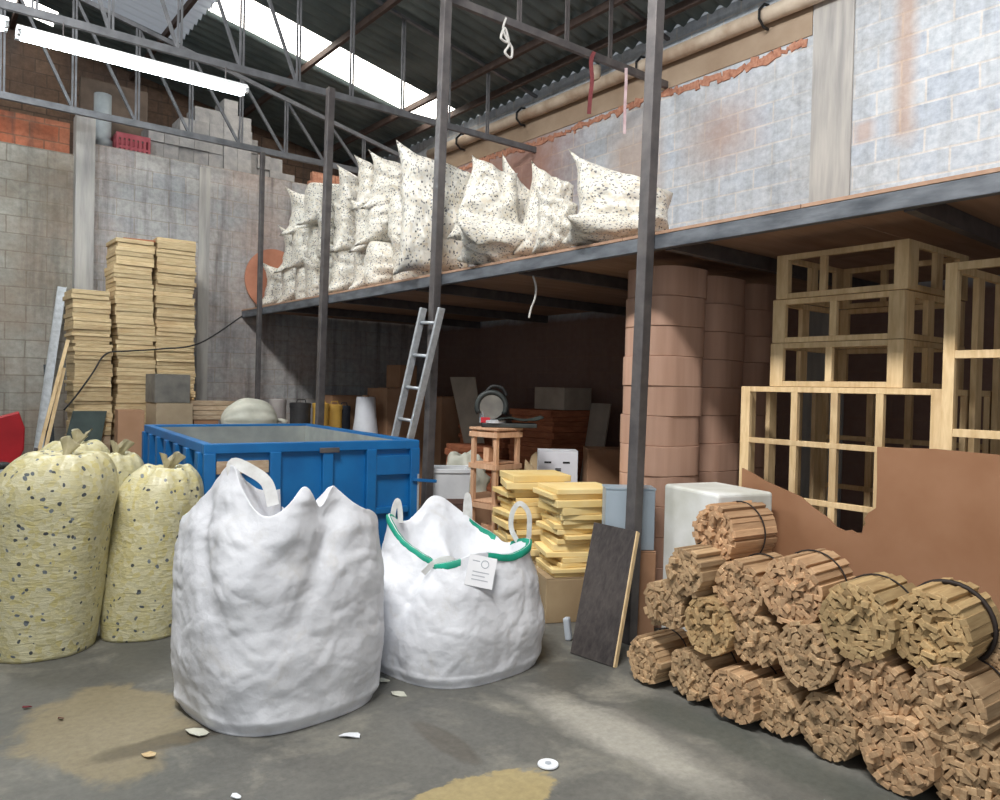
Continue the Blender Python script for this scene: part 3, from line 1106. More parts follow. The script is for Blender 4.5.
# dusty sheet lining the inside
ln = MB()
cbox(ln, 0.065, CW - 0.065, CL - 0.075, CL - 0.062, 0.09, CH - 0.02)
cbox(ln, CW - 0.075, CW - 0.062, 0.07, CL - 0.08, 0.09, CH - 0.02)
cbox(ln, 0.062, 0.075, 0.07, CL - 0.08, 0.09, CH - 0.02)
ln.build('lining', DUSTY, t)['label'] = 'dusty grey inner lining'
rim = MB()
for a in ((0, CW, 0, 0.065), (0, CW, CL - 0.065, CL), (0, 0.065, 0.065, CL - 0.065), (CW - 0.065, CW, 0.065, CL - 0.065)):
    cbox(rim, *a, CH - 0.065, CH)
rim.build('top_rim', BLUE, t, bevel=0.006)
for u in (0.0, 0.42, 0.785, 1.11, CW - 0.075):
    cbox(MB(), u, u + 0.075, -0.012, 0.035, 0.05, CH - 0.06).build('rib', BLUE, t, bevel=0.006)
for v in (0.08, 0.46, 0.84, 1.22, 1.60, 1.98, 2.31):
    cbox(MB(), -0.02, 0.035, v, v + 0.10, 0.05, CH - 0.06).build('rib', BLUE, t, bevel=0.006)
    cbox(MB(), CW - 0.035, CW + 0.01, v, v + 0.10, 0.05, CH - 0.06).build('rib', BLUE, t, bevel=0.006)
cbox(MB(), 0.07, CW - 0.08, -0.004, 0.034, 0.62, 0.665).build('cross_rail', BLUE, t, bevel=0.005)
cbox(MB(), 1.185, CW - 0.075, -0.004, 0.034, 0.90, 1.04).build('cross_rail', BLUE, t, bevel=0.005)
cbox(MB(), 0.08, 0.415, 0.004, 0.031, 0.955, 1.035).build('plank_patch', RAWWOOD, t)['label'] = 'bare wooden plank let into the blue front'
MB().bar(cp(CW - 0.06, -0.015, 0.86), cp(CW + 0.115, -0.06, 0.845), 0.03, 0.022).build('latch_handle', BLUE, t, bevel=0.003)
cbox(MB(), 0.76, 0.90, -0.02, 0.0, CH - 0.075, CH - 0.04).build('hinge', STEEL, t, bevel=0.003)
cbox(MB(), CW - 0.02, CW - 0.008, -0.02, -0.012, 0.3, 0.9).build('latch_rod', ALU, t)

# ------------------------------------------------------------------ stacks of boards by the end wall
LABEL_STACK = {'low': 'the low board stack beside the leaning metal channel', 'mid': 'the tall board stack between two others',
               'wall': 'the tall board stack next to the grey box'}
BRD = [MB().box((0, 0, 0), (0.425, 0.5, th), None).mesh('board', PALEWOOD, bevel=0.004, seg=1) for th in (0.046, 0.034, 0.05, 0.042)]
BTH = (0.046, 0.034, 0.05, 0.042)


def board_stack(cx, cy, w, z, ztop, key, seed):
    rng = random.Random(seed)
    drift = 0.0
    n = 0
    while z < ztop - 0.03:
        k = rng.choice((0, 0, 1, 2, 3))
        drift += rng.uniform(-0.008, 0.008)
        drift *= 0.94
        o = link('wooden_board', BRD[k])
        o.location = (cx + drift + rng.uniform(-.012, .012), cy + rng.uniform(-.015, .015), z + BTH[k] / 2)
        o.rotation_euler = (0, 0, R(rng.uniform(-1.5, 1.5)))
        o.scale = (w / 0.425 * rng.uniform(0.975, 1.01), 1, 1)
        z += BTH[k] + 0.0015
        last = o
        tag(o, 'flat pale wooden board lying inside ' + LABEL_STACK[key], 'board', 'boards of ' + LABEL_STACK[key])
    last['label'] = 'topmost board of ' + LABEL_STACK[key]
    return z


def pallet(cx, cy, z, w, label):
    t = thing('wooden_pallet', label, 'pallet', (cx, cy, z), 'pallets under the board stacks')
    for dx in (-w / 2 + 0.045, 0, w / 2 - 0.045):
        MB().box((cx + dx, cy, z + 0.065), (0.09, 0.52, 0.086)).build('runner', RAWWOOD, t, bevel=0.003)
    for dy in (-0.2, 0, 0.2):
        MB().box((cx, cy + dy, z + 0.119), (w, 0.11, 0.021)).build('deck_slat', RAWWOOD, t, bevel=0.003)
        MB().box((cx, cy + dy, z + 0.011), (w, 0.11, 0.021)).build('deck_slat', RAWWOOD, t, bevel=0.003)


for key, cx, w in (('low', 1.675, 0.375), ('mid', 2.11, 0.40), ('wall', 2.535, 0.43)):
    for k in range(7):
        pallet(cx, 9.66, k * 0.1315, w, {'low': 'rough wooden pallet under the low board stack', 'mid': 'rough wooden pallet under the middle tall board stack',
                                         'wall': 'rough wooden pallet under the tall board stack beside the grey box'}[key] + ', ' + ORD[k] + ' from the floor')
board_stack(1.675, 9.66, 0.375, 0.925, 2.53, 'low', 1)
zt = board_stack(2.11, 9.66, 0.40, 0.925, 3.13, 'mid', 2)
board_stack(2.535, 9.66, 0.43, 0.925, 3.19, 'wall', 3)
tag(MB().prism([(1.98, 9.50, zt + 0.004), (2.30, 9.42, zt + 0.001), (2.36, 9.78, zt + 0.004), (2.02, 9.86, zt + 0.004)], (0, 0, 0.018)).build('warped_board', REDBOARD, origin=(2.1, 9.6, zt)),
    'dark warped board lying across the top of the middle tall stack', 'board')

# leaning things at the end wall
cp0, cp1 = atz(38, 452, 0.72), aty(62, 287, YB - 0.12)
d_ = (cp1 - cp0)
foot = cp0 - d_ * (cp0.z / d_.z)
foot.z = 0.004
t = thing('metal_channel', 'pale galvanised metal channel leaning on the end wall beside the board stacks', 'metal profile', foot)
sdv = Vector((1, 0, 0))
MB().bar(foot, cp1, 0.085, 0.006, up=(0, -1, 0.4)).build('web_plate', ALU, t)
MB().bar(foot + sdv * 0.042, cp1 + sdv * 0.042, 0.006, 0.05, up=(0, -1, 0.4)).build('flange', ALU, t)
MB().bar(foot - sdv * 0.042, cp1 - sdv * 0.042, 0.006, 0.05, up=(0, -1, 0.4)).build('flange', ALU, t)
for k, (xa, ya, xb_, yb_, lab) in enumerate(((40, 447, 68, 340, 'long wooden batten leaning beside the metal channel'), (46, 447, 64, 368, 'shorter wooden batten leaning under the long one'))):
    p1 = aty(xb_, yb_, 9.36 - 0.05 * k)
    p0 = aty(xa, ya, 9.0)
    d_ = p1 - p0
    p0 = p0 - d_ * ((p0.z - 0.012) / d_.z)
    tag(MB().bar(p0, p1, 0.035, 0.02, up=(0, -1, 0.3)).build('wooden_batten', PINE, origin=p0, bevel=0.002), lab, 'batten')
DKGREEN = noisy('dark_green_board', (34, 48, 46), (54, 68, 64), 5, 0.6, bump=0.05)
pts = [aty(73, 411, 9.34), aty(107, 411, 9.34), aty(99, 452, 9.16), aty(62, 452, 9.16)]
lowz = [p + (p - q) * ((p.z - 0.003) / (q.z - p.z)) for p, q in ((pts[2], pts[1]), (pts[3], pts[0]))]
tag(MB().prism([pts[0], pts[1], lowz[0], lowz[1]], (0, 0.012, 0)).build('dark_board', DKGREEN, origin=lowz[1]), 'dark green board leaning on the pallets below the board stacks', 'board')
DKBLUE = noisy('dark_slate_sheet', (44, 50, 58), (60, 66, 72), 5, 0.6)
tag(MB().prism([(1.36, 9.95, 0), (1.44, 9.95, 0), (1.37, 10.12, 1.7), (1.30, 10.12, 1.7)], (0, 0.02, 0)).build('slate_strip', DKBLUE, origin=(1.38, 9.93, 0)), 'dark slate coloured strip standing behind the battens', 'board')

PALECARD = noisy('pale_card', (156, 138, 114), (178, 160, 134), 4, 0.8)
# grey faced box and oddments before the stacks
GREYBOX = noisy('printed_grey_card', (96, 94, 90), (132, 128, 120), 6, 0.8)


def carton(name, label, cat, a, b, mat, rotz=0.0, flaps=True, group=None, base=None):
    """A closed cardboard box: body, two top flaps with a seam and a strip of tape."""
    a, b = Vector(a), Vector(b)
    c = (a + b) / 2
    s = b - a
    t = local_thing(name, label, cat, group)
    t.location = (c.x, c.y, a.z)
    t.rotation_euler = (0, 0, R(rotz))
    MB().box((0, 0, s.z / 2 - 0.004), (s.x, s.y, s.z - 0.008)).build('box_body', mat, t, bevel=0.006)
    for k in (-1, 1):
        MB().box((0, k * s.y / 4, s.z - 0.0035), (s.x, s.y / 2 - 0.003, 0.007)).build('top_flap', mat, t, bevel=0.002)
    return t


carton('cardboard_box', 'tall pale carton standing before the board stacks under the grey printed box', 'box', (2.22, 9.0, 0), (2.62, 9.36, 1.30), PALECARD, 4)
carton('cardboard_box', 'grey printed box sitting on the tall pale carton before the board stacks', 'box', (2.21, 9.0, 1.302), (2.59, 9.36, 1.62), GREYBOX, 2)
for k, (z, dx) in enumerate(((0, 0), (0.30, 0.01), (0.60, -0.01))):
    carton('cardboard_box', 'brown carton in the pile under the white tied sack, %s from the floor' % ORD[k], 'box', (2.98 + dx, 8.72, z), (3.50 + dx, 9.12, z + 0.298), CARD, 3 * k)
for k in range(4):
    for j in range(2):
        o = MB().box((2.895, 9.20 + 0.16 * j, 1.13 + 0.055 * k), (0.52, 0.14, 0.05)).build('short_plank', RAWWOOD, origin=(2.895, 9.20 + 0.16 * j, 1.105 + 0.055 * k), bevel=0.004)
        tag(o, 'short plank in the little pile between the grey box and the tied sack', 'plank', 'short planks behind the container')
carton('cardboard_box', 'brown carton carrying the little pile of short planks', 'box', (2.68, 9.14, 0), (2.96, 9.385, 1.10), CARD)
carton('cardboard_box', 'small orange brown carton wedged under the middle board stack', 'box', (1.86, 8.95, 0), (2.12, 9.28, 1.22), CARD, -6)

WSACK = noisy('white_film_sack', (186, 186, 172), (216, 214, 200), 5, 0.45, bump=0.3)


def tied_sack():
    c = Vector((3.25, 8.88, 0.90))
    t = thing('tied_sack', 'round white tied sack lying on the cartons behind the container', 'sack', c)

    def pt(u, v):
        th, ph = u * 2 * math.pi, (v - 0.5) * math.pi
        r = math.cos(ph)
        w = 0.06 * math.sin(th * 11) * (0.4 + 0.6 * abs(v - 0.5) * 2)
        p = Vector((math.sin(ph) * 0.33, r * math.cos(th) * 0.22 * (1 + w), r * math.sin(th) * 0.265 * (1 + w)))
        p *= 1 + 0.1 * noise.noise(p * 4)
        p.z = max(p.z, -0.20)
        return c + Vector((0, 0, 0.202)) + p
    MB().grid(pt, 66, 26, wrap_u=True).build('sack_body', WSACK, t, smooth=True)
    MB().tube([c + Vector((0.315, 0, 0.20)), c + Vector((0.36, -0.02, 0.21)), c + Vector((0.41, -0.04, 0.17))], [0.03, 0.02, 0.05], 10).build('tied_neck', WSACK, t, smooth=True)


tied_sack()

# rolls and drums behind the container
YEL = noisy('ochre_drum', (196, 152, 66), (214, 172, 84), 5, 0.6)
DRK = noisy('dark_drum', (40, 40, 42), (58, 56, 56), 6, 0.6)
DKB = noisy('dark_blue_drum', (34, 38, 48), (50, 56, 66), 6, 0.6)
CLR = noisy('translucent_drum', (150, 142, 140), (176, 168, 164), 5, 0.4)
WROLL = noisy('white_roll', (214, 216, 224), (232, 234, 240), 5, 0.5)
for (x, y, r, h, mat, lab) in ((3.93, 9.05, 0.125, 1.30, DRK, 'black drum behind the container, beside the translucent one'),
                               (4.17, 8.98, 0.10, 1.30, YEL, 'ochre drum half hidden by the steel post'),
                               (4.38, 9.05, 0.105, 1.28, YEL, 'ochre drum between the steel post and the dark blue drum'),
                               (4.57, 9.16, 0.09, 1.26, DKB, 'dark blue drum beside the white roll'),
                               (3.70, 9.20, 0.10, 1.34, CLR, 'greyish translucent drum between the tied sack and the black drum')):
    t = thing('drum', lab, 'drum', (x, y, 0), 'drums behind the container')
    MB().lathe([(r * 0.94, 0), (r, 0.02), (r, h * 0.33), (r * 1.03, h * 0.34), (r, h * 0.35), (r, h * 0.66), (r * 1.03, h * 0.67), (r, h * 0.68), (r, h - 0.02), (r * 0.97, h)], (x, y, 0), 28).build('drum_body', mat, t, smooth=False)
    MB().lathe([(r * 1.05, h - 0.05), (r * 1.05, h + 0.004), (r * 0.9, h + 0.012), (r * 0.9, h + 0.004)], (x, y, 0), 28).build('drum_lid', mat, t)
    MB().tube([(x - r * 0.5, y - r * 0.2, h + 0.008), (x - r * 0.4, y - r * 0.2, h + 0.05), (x + r * 0.4, y - r * 0.2, h + 0.05), (x + r * 0.5, y - r * 0.2, h + 0.008)], 0.007, 6).build('carry_handle', mat, t)
t = thing('film_roll', 'upright white roll with a flared foot before the big carton', 'roll', (4.66, 8.72, 0))
MB().lathe([(0.17, 0.0), (0.17, 0.9), (0.135, 1.15), (0.12, 1.38), (0.115, 1.40)], (4.66, 8.72, 0), 32).build('roll_body', WROLL, t, smooth=True)
MB().lathe([(0.04, 1.395), (0.04, 1.42), (0.03, 1.42), (0.03, 1.40)], (4.66, 8.72, 0), 16).build('core_tube', CARD, t)

# cartons under the platform
t = carton('cardboard_box', 'big brown carton with a round hand hole behind the ladder', 'box', (4.90, 8.55, 0), (5.50, 9.15, 1.52), CARD, -4)
MB().lathe([(0.045, 0), (0.045, 0.006)], (0, 0, 0), 20).build('hand_hole', BLACK, t).rotation_euler = (R(90), 0, 0)
t.children[-1].location = (0.12, -0.296, 1.24)
carton('cardboard_box', 'wide brown carton in the shade next to the big one', 'box', (5.56, 8.35, 0), (6.35, 9.0, 1.42), CARD, 0)
carton('cardboard_box', 'small carton standing on the big brown carton', 'box', (5.14, 8.75, 1.523), (5.42, 9.05, 1.823), CARD, 6)
carton('cardboard_box', 'low brown carton behind the white roll and drums', 'box', (4.55, 9.45, 0), (5.1, 9.95, 1.40), CARD, 0)

# aluminium ladder between the container and the posts, against the platform edge
la0, la1 = atx(395, 435, 3.365), atx(423.5, 308, 3.47)
lb0, lb1 = atx(410, 440, 3.365), atx(441.5, 308, 3.47)


def extend(p, q, z):
    return p + (q - p) * ((z - p.z) / (q.z - p.z))


fa, fb = extend(la0, la1, 0.03), extend(lb0, lb1, 0.03)
t = thing('ladder', 'aluminium ladder leaning against the platform edge by a post', 'ladder', (fa + fb) / 2)
for a, b in ((fa, la1), (fb, lb1)):
    MB().bar(a, b, 0.026, 0.062, up=(1, 0, 0.2)).build('rail', ALU, t, bevel=0.003)
n = 8
for k in range(n):
    f = (k + 0.55) / n
    p, q = fa.lerp(la1, f), fb.lerp(lb1, f)
    MB().tube([p, q], 0.014, 8).build('rung', ALU, t, smooth=True)
for a in (fa, fb):
    MB().box(a, (0.045, 0.05, 0.05)).build('rubber_foot', BLACK, t)

# black cable hanging from the platform corner
pts = [Vector((XB - 0.06, YB - 0.12, 2.42)), aty(200, 343, 9.38), aty(160, 349, 9.36), aty(128, 351, 9.36), aty(106, 354, 9.36), aty(92, 374, 9.3), aty(76, 396, 9.28), aty(64, 410, 9.26)]
tag(MB().tube(spline(pts), 0.009, 6).build('cable', BLACK, smooth=True, origin=pts[0]), 'black cable sagging from the platform corner across the board stacks', 'cable')

# rust coloured round board leaning behind the sacks at the platform end
ROUND = noisy('rust_coloured_board', (160, 104, 82), (190, 132, 106), 4, 0.8)
cc = Vector((4.0, YB - 0.09, 2.52))
pr = [cc + Vector((0.40 * math.cos(a) * 1.0, 0, 0.42 + 0.42 * math.sin(a))) for a in [k * math.pi / 24 for k in range(-12, 37)]]
tag(MB().prism(pr, (0, 0.02, 0)).build('round_board', ROUND, origin=cc), 'round rust coloured board at the platform end behind the sacks', 'board')

# red machine at the edge of the picture
RED = noisy('red_paint', (150, 18, 28), (178, 28, 38), 4, 0.45)
GREYPL = noisy('pale_grey_plastic', (150, 158, 168), (186, 192, 200), 5, 0.4)
c = atd(-6, 480, 6.4)
cx, cy = c.x, c.y
t = thing('wheelbarrow', 'red wheelbarrow tipped up behind the yellow foam sacks', 'wheelbarrow', (cx, cy, 0))
q = [aty(-34, 424, cy), aty(0, 417, cy), aty(19, 412, cy), aty(25, 428, cy), aty(24, 450, cy), aty(10, 476, cy), aty(-30, 480, cy)]
MB().prism(q, (0.02, 0.22, 0)).build('tray', RED, t, bevel=0.01)
for dx in (-0.22, 0.10):
    MB().bar((cx + dx, cy + 0.08, 0.0), (cx + dx + 0.03, cy + 0.08, 0.92), 0.03, 0.03).build('leg', STEEL, t)
MB().tube([(cx - 0.2, cy - 0.02, 0.55), (cx + 0.24, cy - 0.02, 0.72), (cx + 0.3, cy - 0.02, 0.95)], 0.016, 8).build('handle', STEEL, t)
wc = atd(3, 478, 6.1)
ring = [wc + Vector((0.095 * math.cos(k * math.pi / 12), 0, 0.095 * math.sin(k * math.pi / 12))) for k in range(25)]
MB().tube(ring, 0.035, 10).build('tyre', BLACK, t, smooth=True)
MB().tube([wc + Vector((0, -0.03, 0)), wc + Vector((0, 0.03, 0))], 0.072, 18).build('wheel_hub', GREYPL, t)
MB().bar(wc, (cx, cy + 0.08, 0.6), 0.03, 0.03).build('axle_fork', STEEL, t)


# ------------------------------------------------------------------ columns of round cornered cartons
def carton_mesh(w, d, h, rad=0.14):
    pr = []
    for cx, cy, a0 in ((w / 2 - rad, d / 2 - rad, 0), (-w / 2 + rad, d / 2 - rad, 90), (-w / 2 + rad, -d / 2 + rad, 180), (w / 2 - rad, -d / 2 + rad, 270)):
        for k in range(9):
            a = R(a0 + k * 90 / 8)
            pr.append(Vector((cx + rad * math.cos(a), cy + rad * math.sin(a), 0)))
    mb = MB()
    n = len(pr)
    vs, fs = [], []
    lay = ((0.985, 0.0), (1.0, 0.003), (1.0, h - 0.003), (0.985, h))
    for s, z in lay:
        vs += [Vector((p.x * s, p.y * s, z)) for p in pr]
    for j in range(len(lay) - 1):
        for k in range(n):
            k2 = (k + 1) % n
            fs.append((j * n + k, j * n + k2, (j + 1) * n + k2, (j + 1) * n + k))
    fs.append(tuple(reversed(range(n))))
    fs.append(tuple((len(lay) - 1) * n + k for k in range(n)))
    return mb.add(vs, fs)


CH_ = 0.1985
cm = carton_mesh(0.46, 0.46, 0.1965).mesh('round_carton', CARTON, smooth=True)
cm.set_sharp_from_angle(angle=R(30))
cols = ((atd(661, 400, 5.30), 'the column behind the steel post'), (atd(703, 400, 5.70), 'the middle carton column'), (atd(742, 400, 6.06), 'the column touching the wooden frames'))
TOPW = ['topmost', 'second', 'third', 'fourth', 'fifth', 'sixth', 'seventh', 'eighth', 'ninth', 'tenth', 'eleventh', 'twelfth']
rng = random.Random(9)
for ci, (c, cname) in enumerate(cols):
    nlev = 12
    for k in range(nlev):
        o = link('round_cornered_carton', cm)
        lean = 0.012 * (nlev - k) / nlev
        o.location = (c.x + rng.uniform(-.010, .010) + 0.05 * (k / nlev - 0.5), c.y + rng.uniform(-.010, .010), k * CH_)
        o.rotation_euler = (0, 0, R(8 * ci - 6 + rng.uniform(-3, 3)))
        idx = nlev - 1 - k
        tag(o, 'brown round cornered carton, %s from the top in %s' % (TOPW[idx], cname) if idx else 'brown round cornered carton, topmost in %s' % cname,
            'carton', 'round cornered cartons in columns')


# ------------------------------------------------------------------ wooden frames
def frame(label, x0, x1, y0, y1, z0, z1, mids, rails, post=0.07, rail=0.045, midw=0.05, th=0.03, cat='wooden frame', endmids=(0.5,)):
    """An open box of planed timber: corner posts, rails and uprights on both long sides."""
    t = thing('timber_frame', label, cat, (x0, (y0 + y1) / 2, z0), 'timber frames')
    for x, s in ((x0, 1), (x1, -1)):
        for ya, yb in ((y0, y0 + post), (y1 - post, y1)):
            MB().span((x, ya, z0), (x + s * th, yb, z1)).build('corner_post', PINE, t, bevel=0.002)
        for zz in [z0, *rails, z1 - rail]:
            MB().span((x + s * 0.001, y0 + post, zz), (x + s * th, y1 - post, zz + rail)).build('rail', PINE, t, bevel=0.002)
        lv = [z0, *rails, z1 - rail]
        for m_ in mids:
            yy = y0 + (y1 - y0) * m_
            for za, zb in zip(lv, lv[1:]):
                MB().span((x + s * 0.002, yy - midw / 2, za + rail), (x + s * (th + 0.004), yy + midw / 2, zb)).build('upright', PINE, t, bevel=0.002)
    for y, s in ((y0, 1), (y1, -1)):
        MB().span((x0 + th, y, z0), (x0 + th + 0.09, y + s * th, z1)).build('corner_post', PINE, t, bevel=0.002)
        MB().span((x1 - th - 0.09, y, z0), (x1 - th, y + s * th, z1)).build('corner_post', PINE, t, bevel=0.002)
        for zz in (z0, z1 - rail):
            MB().span((x0 + th + 0.09, y, zz), (x1 - th - 0.09, y + s * th, zz + rail)).build('end_rail', PINE, t, bevel=0.002)
        for m_ in endmids:
            xx = x0 + (x1 - x0) * m_
            MB().span((xx - 0.04, y, z0 + rail), (xx + 0.04, y + s * th, z1 - rail)).build('end_upright', PINE, t, bevel=0.002)
    return t


FX = 4.22
ya, yb = atx(905, 300, FX).y, atx(772, 300, FX).y
zt, zb = 2.392, atx(830, 387, FX).z
h3 = (zt - zb) / 3
frame('open timber frame, lowest of the three stacked under the deck', FX, 5.0, ya, yb, zb, zb + h3 - 0.003, (0.53,), (), post=0.085, rail=0.032, midw=0.04, endmids=(0.42,))
frame('open timber frame, middle one of the three stacked under the deck', FX + 0.005, 5.0, ya + 0.004, yb - 0.005, zb + h3, zb + 2 * h3 - 0.003, (0.51,), (), post=0.085, rail=0.032, midw=0.04, endmids=(0.42,))
frame('open timber frame, top one of the three stacked under the deck', FX - 0.005, 4.98, ya - 0.015, yb - 0.03, zb + 2 * h3, zt, (0.62,), (), post=0.075, rail=0.032, midw=0.038, endmids=(0.5,))
LX = 4.20
ya, yb = atx(944, 400, LX).y, atx(741, 400, LX).y
ztl = zb - 0.003
zm = atx(800, 443, LX).z
zlow = atx(800, 500, LX).z
mids = [(atx(px, 430, LX).y - ya) / (yb - ya) for px in (878.5, 833, 793)]
frame('wide open timber frame with many square openings, carrying the three stacked frames', LX, 5.15, ya, yb, 0.0, ztl, mids, (0.30, zlow - 0.02, zm - 0.02), post=0.064, rail=0.032, midw=0.042, endmids=(0.33, 0.66))
TX = 4.14
ya2 = ya - 0.62
frame('tall timber frame standing beside the wide one at the frame edge', TX, 4.9, ya2, ya - 0.012, 0.0, atx(948, 263, TX).z, (0.5,), (0.35, atx(975, 432, TX).z - 0.03, atx(975, 355, TX).z - 0.015), post=0.055, rail=0.04, midw=0.035)

# broken brown hardboard sheet standing before the frames
HX = 4.06
outline = [(742, 468), (752, 473), (765, 481), (785, 490), (801, 497), (812, 507), (829, 519), (836, 527), (845, 531), (851, 530), (856, 533), (862, 533), (863, 527), (866, 524), (864, 519), (868, 513), (876, 508),
           (877, 480), (877, 447), (935, 449), (1000, 455), (1060, 458)]
hp = [atx(x, y, HX) for x, y in outline]
ymin = hp[-1].y
hp = hp + [Vector((HX, ymin, 0.002)), Vector((HX, hp[0].y, 0.002))]
tag(MB().prism(hp, (0.012, 0, 0)).build('hardboard_sheet', HARDBOARD, origin=(HX, 2.2, 0)), 'large brown hardboard sheet with a broken notch, behind the stick bundles', 'board')

# block of white foam behind the topmost bundle
FOAMB = noisy('white_foam_block', (196, 196, 186), (230, 231, 230), 3, 0.7, bump=0.2)


def foam_block():
    a = atd(735, 487, 4.55)
    c = Vector((3.84, 2.80, 0.495))
    mb = MB().box((0, 0, 0), (0.40, 0.50, 0.985))
    me = mb.mesh('foam_block', FOAMB, bevel=0.02, seg=3)
    for p in me.polygons:
        p.use_smooth = False
    o = link('foam_block', me)
    o.location = c
    o.rotation_euler = (0, 0, R(-14))
    tag(o, 'big white foam block in film behind the topmost stick bundle', 'foam block')


foam_block()


# ------------------------------------------------------------------ bundles of sticks
STK = []
rngs = random.Random(4)
for w_, h_ in ((0.044, 0.019), (0.040, 0.022), (0.034, 0.024), (0.048, 0.017), (0.030, 0.022), (0.026, 0.026)):
    STK.append(MB().box((0, 0, 0), (0.32, w_, h_)).mesh('stick', STICK, bevel=0.0015, seg=1))
WIRE = noisy('binding_wire', (42, 36, 34), (60, 52, 48), 10, 0.6, 0.4)


def bundle(x, y, z, r, label, seed, yaw=0.0, roll=0.0, flat=1.0, length=1.0, tint=(0.80, 0.77, 0.70), wire=0.0042):
    rg = random.Random(seed)
    t = local_thing('stick_bundle', label, 'bundle of sticks', 'wired bundles of sticks')
    t.location = (x + 0.16 * length, y, z)
    t.rotation_euler = (roll, 0, R(yaw))
    # pack short rows of boards turned every way until the disc is full
    placed = []
    cell = max(0.0275, 0.0275 * (r - 0.012) / 0.132)
    ks = cell / 0.0275
    n = int(r / cell) + 1
    pts = []
    for i in range(-n, n + 1):
        for j in range(-n, n + 1):
            px = (i + (0.5 if j % 2 else 0)) * cell
            pz = j * cell * 0.9
            d = math.hypot(px, pz / flat)
            if d < r - 0.012:
                pts.append((d, px, pz))
    pts.sort(key=lambda q: -q[0])
    pts = pts[:98]
    for d, px, pz in pts:
        a = math.atan2(pz, px)
        if d > r - 0.034:
            rot = a + math.pi / 2 + rg.gauss(0, 0.12)        # outer boards lie flat on the girth
        else:
            g = noise.noise(Vector((px * 11 + seed, pz * 11, seed * 1.7)))
            rot = round(g * 7.0) * 0.78 + rg.gauss(0, 0.16)
        o = link('stick', rg.choice(STK), t)
        o.color = (*tint, 1)
        e_ = 0.004
        o.location = (rg.choice((0, 0, 1)) * rg.uniform(-.026, .012) * (1.0 if d < r * 0.8 else 0.4) + rg.gauss(0, .002), px + rg.uniform(-e_, e_), pz + rg.uniform(-e_, e_))
        o.rotation_euler = (rot, 0, rg.gauss(0, 0.006))
        o.scale = (length * rg.uniform(0.97, 1.02), ks * rg.uniform(0.88, 1.12), ks * rg.uniform(0.9, 1.15))
    for xx in (0.045,):
        ring = [Vector((xx, (r + 0.004) * math.cos(k * math.pi / 16), (r + 0.004) * flat * math.sin(k * math.pi / 16))) for k in range(33)]
        MB().tube(ring, wire, 6, cap=False).build('tie_wire', WIRE, t, smooth=True)
    return t


BF = 3.10
BUN = [  # picture centre, picture radius, wording
    (644, 653, 25, 'bundle of thin wood sticks, first of the bottom row beside the black plank'),
    (690, 673, 28, 'bundle of thin wood sticks, second of the bottom row from the black plank'),
    (732, 689, 29, 'bundle of thin wood sticks, third of the bottom row from the black plank'),
    (775, 711, 31, 'bundle of thin wood sticks, fourth of the bottom row from the black plank'),
    (828, 735, 35, 'bundle of thin wood sticks, fifth of the bottom row from the black plank'),
    (895, 766, 40, 'bundle of thin wood sticks, sixth of the bottom row from the black plank'),
    (968, 796, 44, 'bundle of thin wood sticks, last of the bottom row at the picture corner'),
    (662, 605, 27, 'bundle of thin wood sticks, second row up, first by the black plank'),
    (706, 626, 30, 'yellowish bundle of thin wood sticks, second row up, second from the black plank'),
    (755, 640, 30, 'bundle of thin wood sticks, second row up, third from the black plank'),
    (804, 656, 34, 'bundle of thin wood sticks, second row up, fourth from the black plank'),
    (872, 692, 39, 'bundle of thin wood sticks, second row up, fifth from the black plank'),
    (946, 709, 43, 'bundle of thin wood sticks, second row up, sixth from the black plank'),
    (685, 573, 27, 'bundle of thin wood sticks, third row up, first, below the white foam block'),
    (738, 590, 31, 'bundle of thin wood sticks, third row up, second, below the topmost bundle'),
    (789, 592, 36, 'bundle of thin wood sticks, third row up, third, before the broken board edge'),
    (854, 622, 40, 'loose greenish bundle of sticks, third row up, fourth from the white foam block'),
    (927, 632, 43, 'big greenish bundle of sticks with black tape at the wire, third row up, last'),
    (716, 535, 32, 'bundle of thin wood sticks, topmost of all, before the white foam block'),
]
BUNDLES = {}
TINT = {8: (0.82, 0.80, 0.64), 16: (0.78, 0.78, 0.62), 17: (0.80, 0.79, 0.62), 18: (0.95, 0.85, 0.77), 15: (0.93, 0.85, 0.77)}
for i, (px, py, pr, lab) in enumerate(BUN):
    p = atx(px, py, BF)
    D = (p - CAM).dot(_fw)
    r = pr * D / FOC * 0.98
    xoff = {18: 0.16, 15: 0.0}.get(i, 0.03 * math.sin(i * 2.3))
    p = atx(px, py, BF + xoff)
    if i < 7:
        p.z = r + 0.004
    BUNDLES[i] = bundle(p.x, p.y, p.z, r, lab, i + 1, yaw=(rngs.uniform(-3, 3) if i != 18 else -6), length=1.0, tint=TINT.get(i, ((0.82, 0.79, 0.71), (0.77, 0.75, 0.68), (0.86, 0.80, 0.72))[i % 3]), wire=0.010 if i == 17 else 0.0042)
# one more bundle end showing at the edge of the frame
p = atx(1003, 655, BF + 0.25)
bundle(p.x, p.y, 0.50, 0.15, 'bundle of sticks cut by the picture edge, lying behind the big greenish one', 41)
PAPER = noisy('white_paper', (220, 224, 230), (236, 238, 242), 5, 0.7)
p = atx(838, 575, 3.44)
lab_ = MB().prism([p + Vector((0, 0.05, -0.03)), p + Vector((0, 0.05, 0.012)), p + Vector((0.02, -0.045, 0.03)), p + Vector((0.02, -0.03, -0.01))], (0.003, 0, 0)).build('paper_label', PAPER, parent=BUNDLES[15], origin=BUNDLES[15].location)
lab_['label'] = 'scrap of white paper at the far end of the bundle'

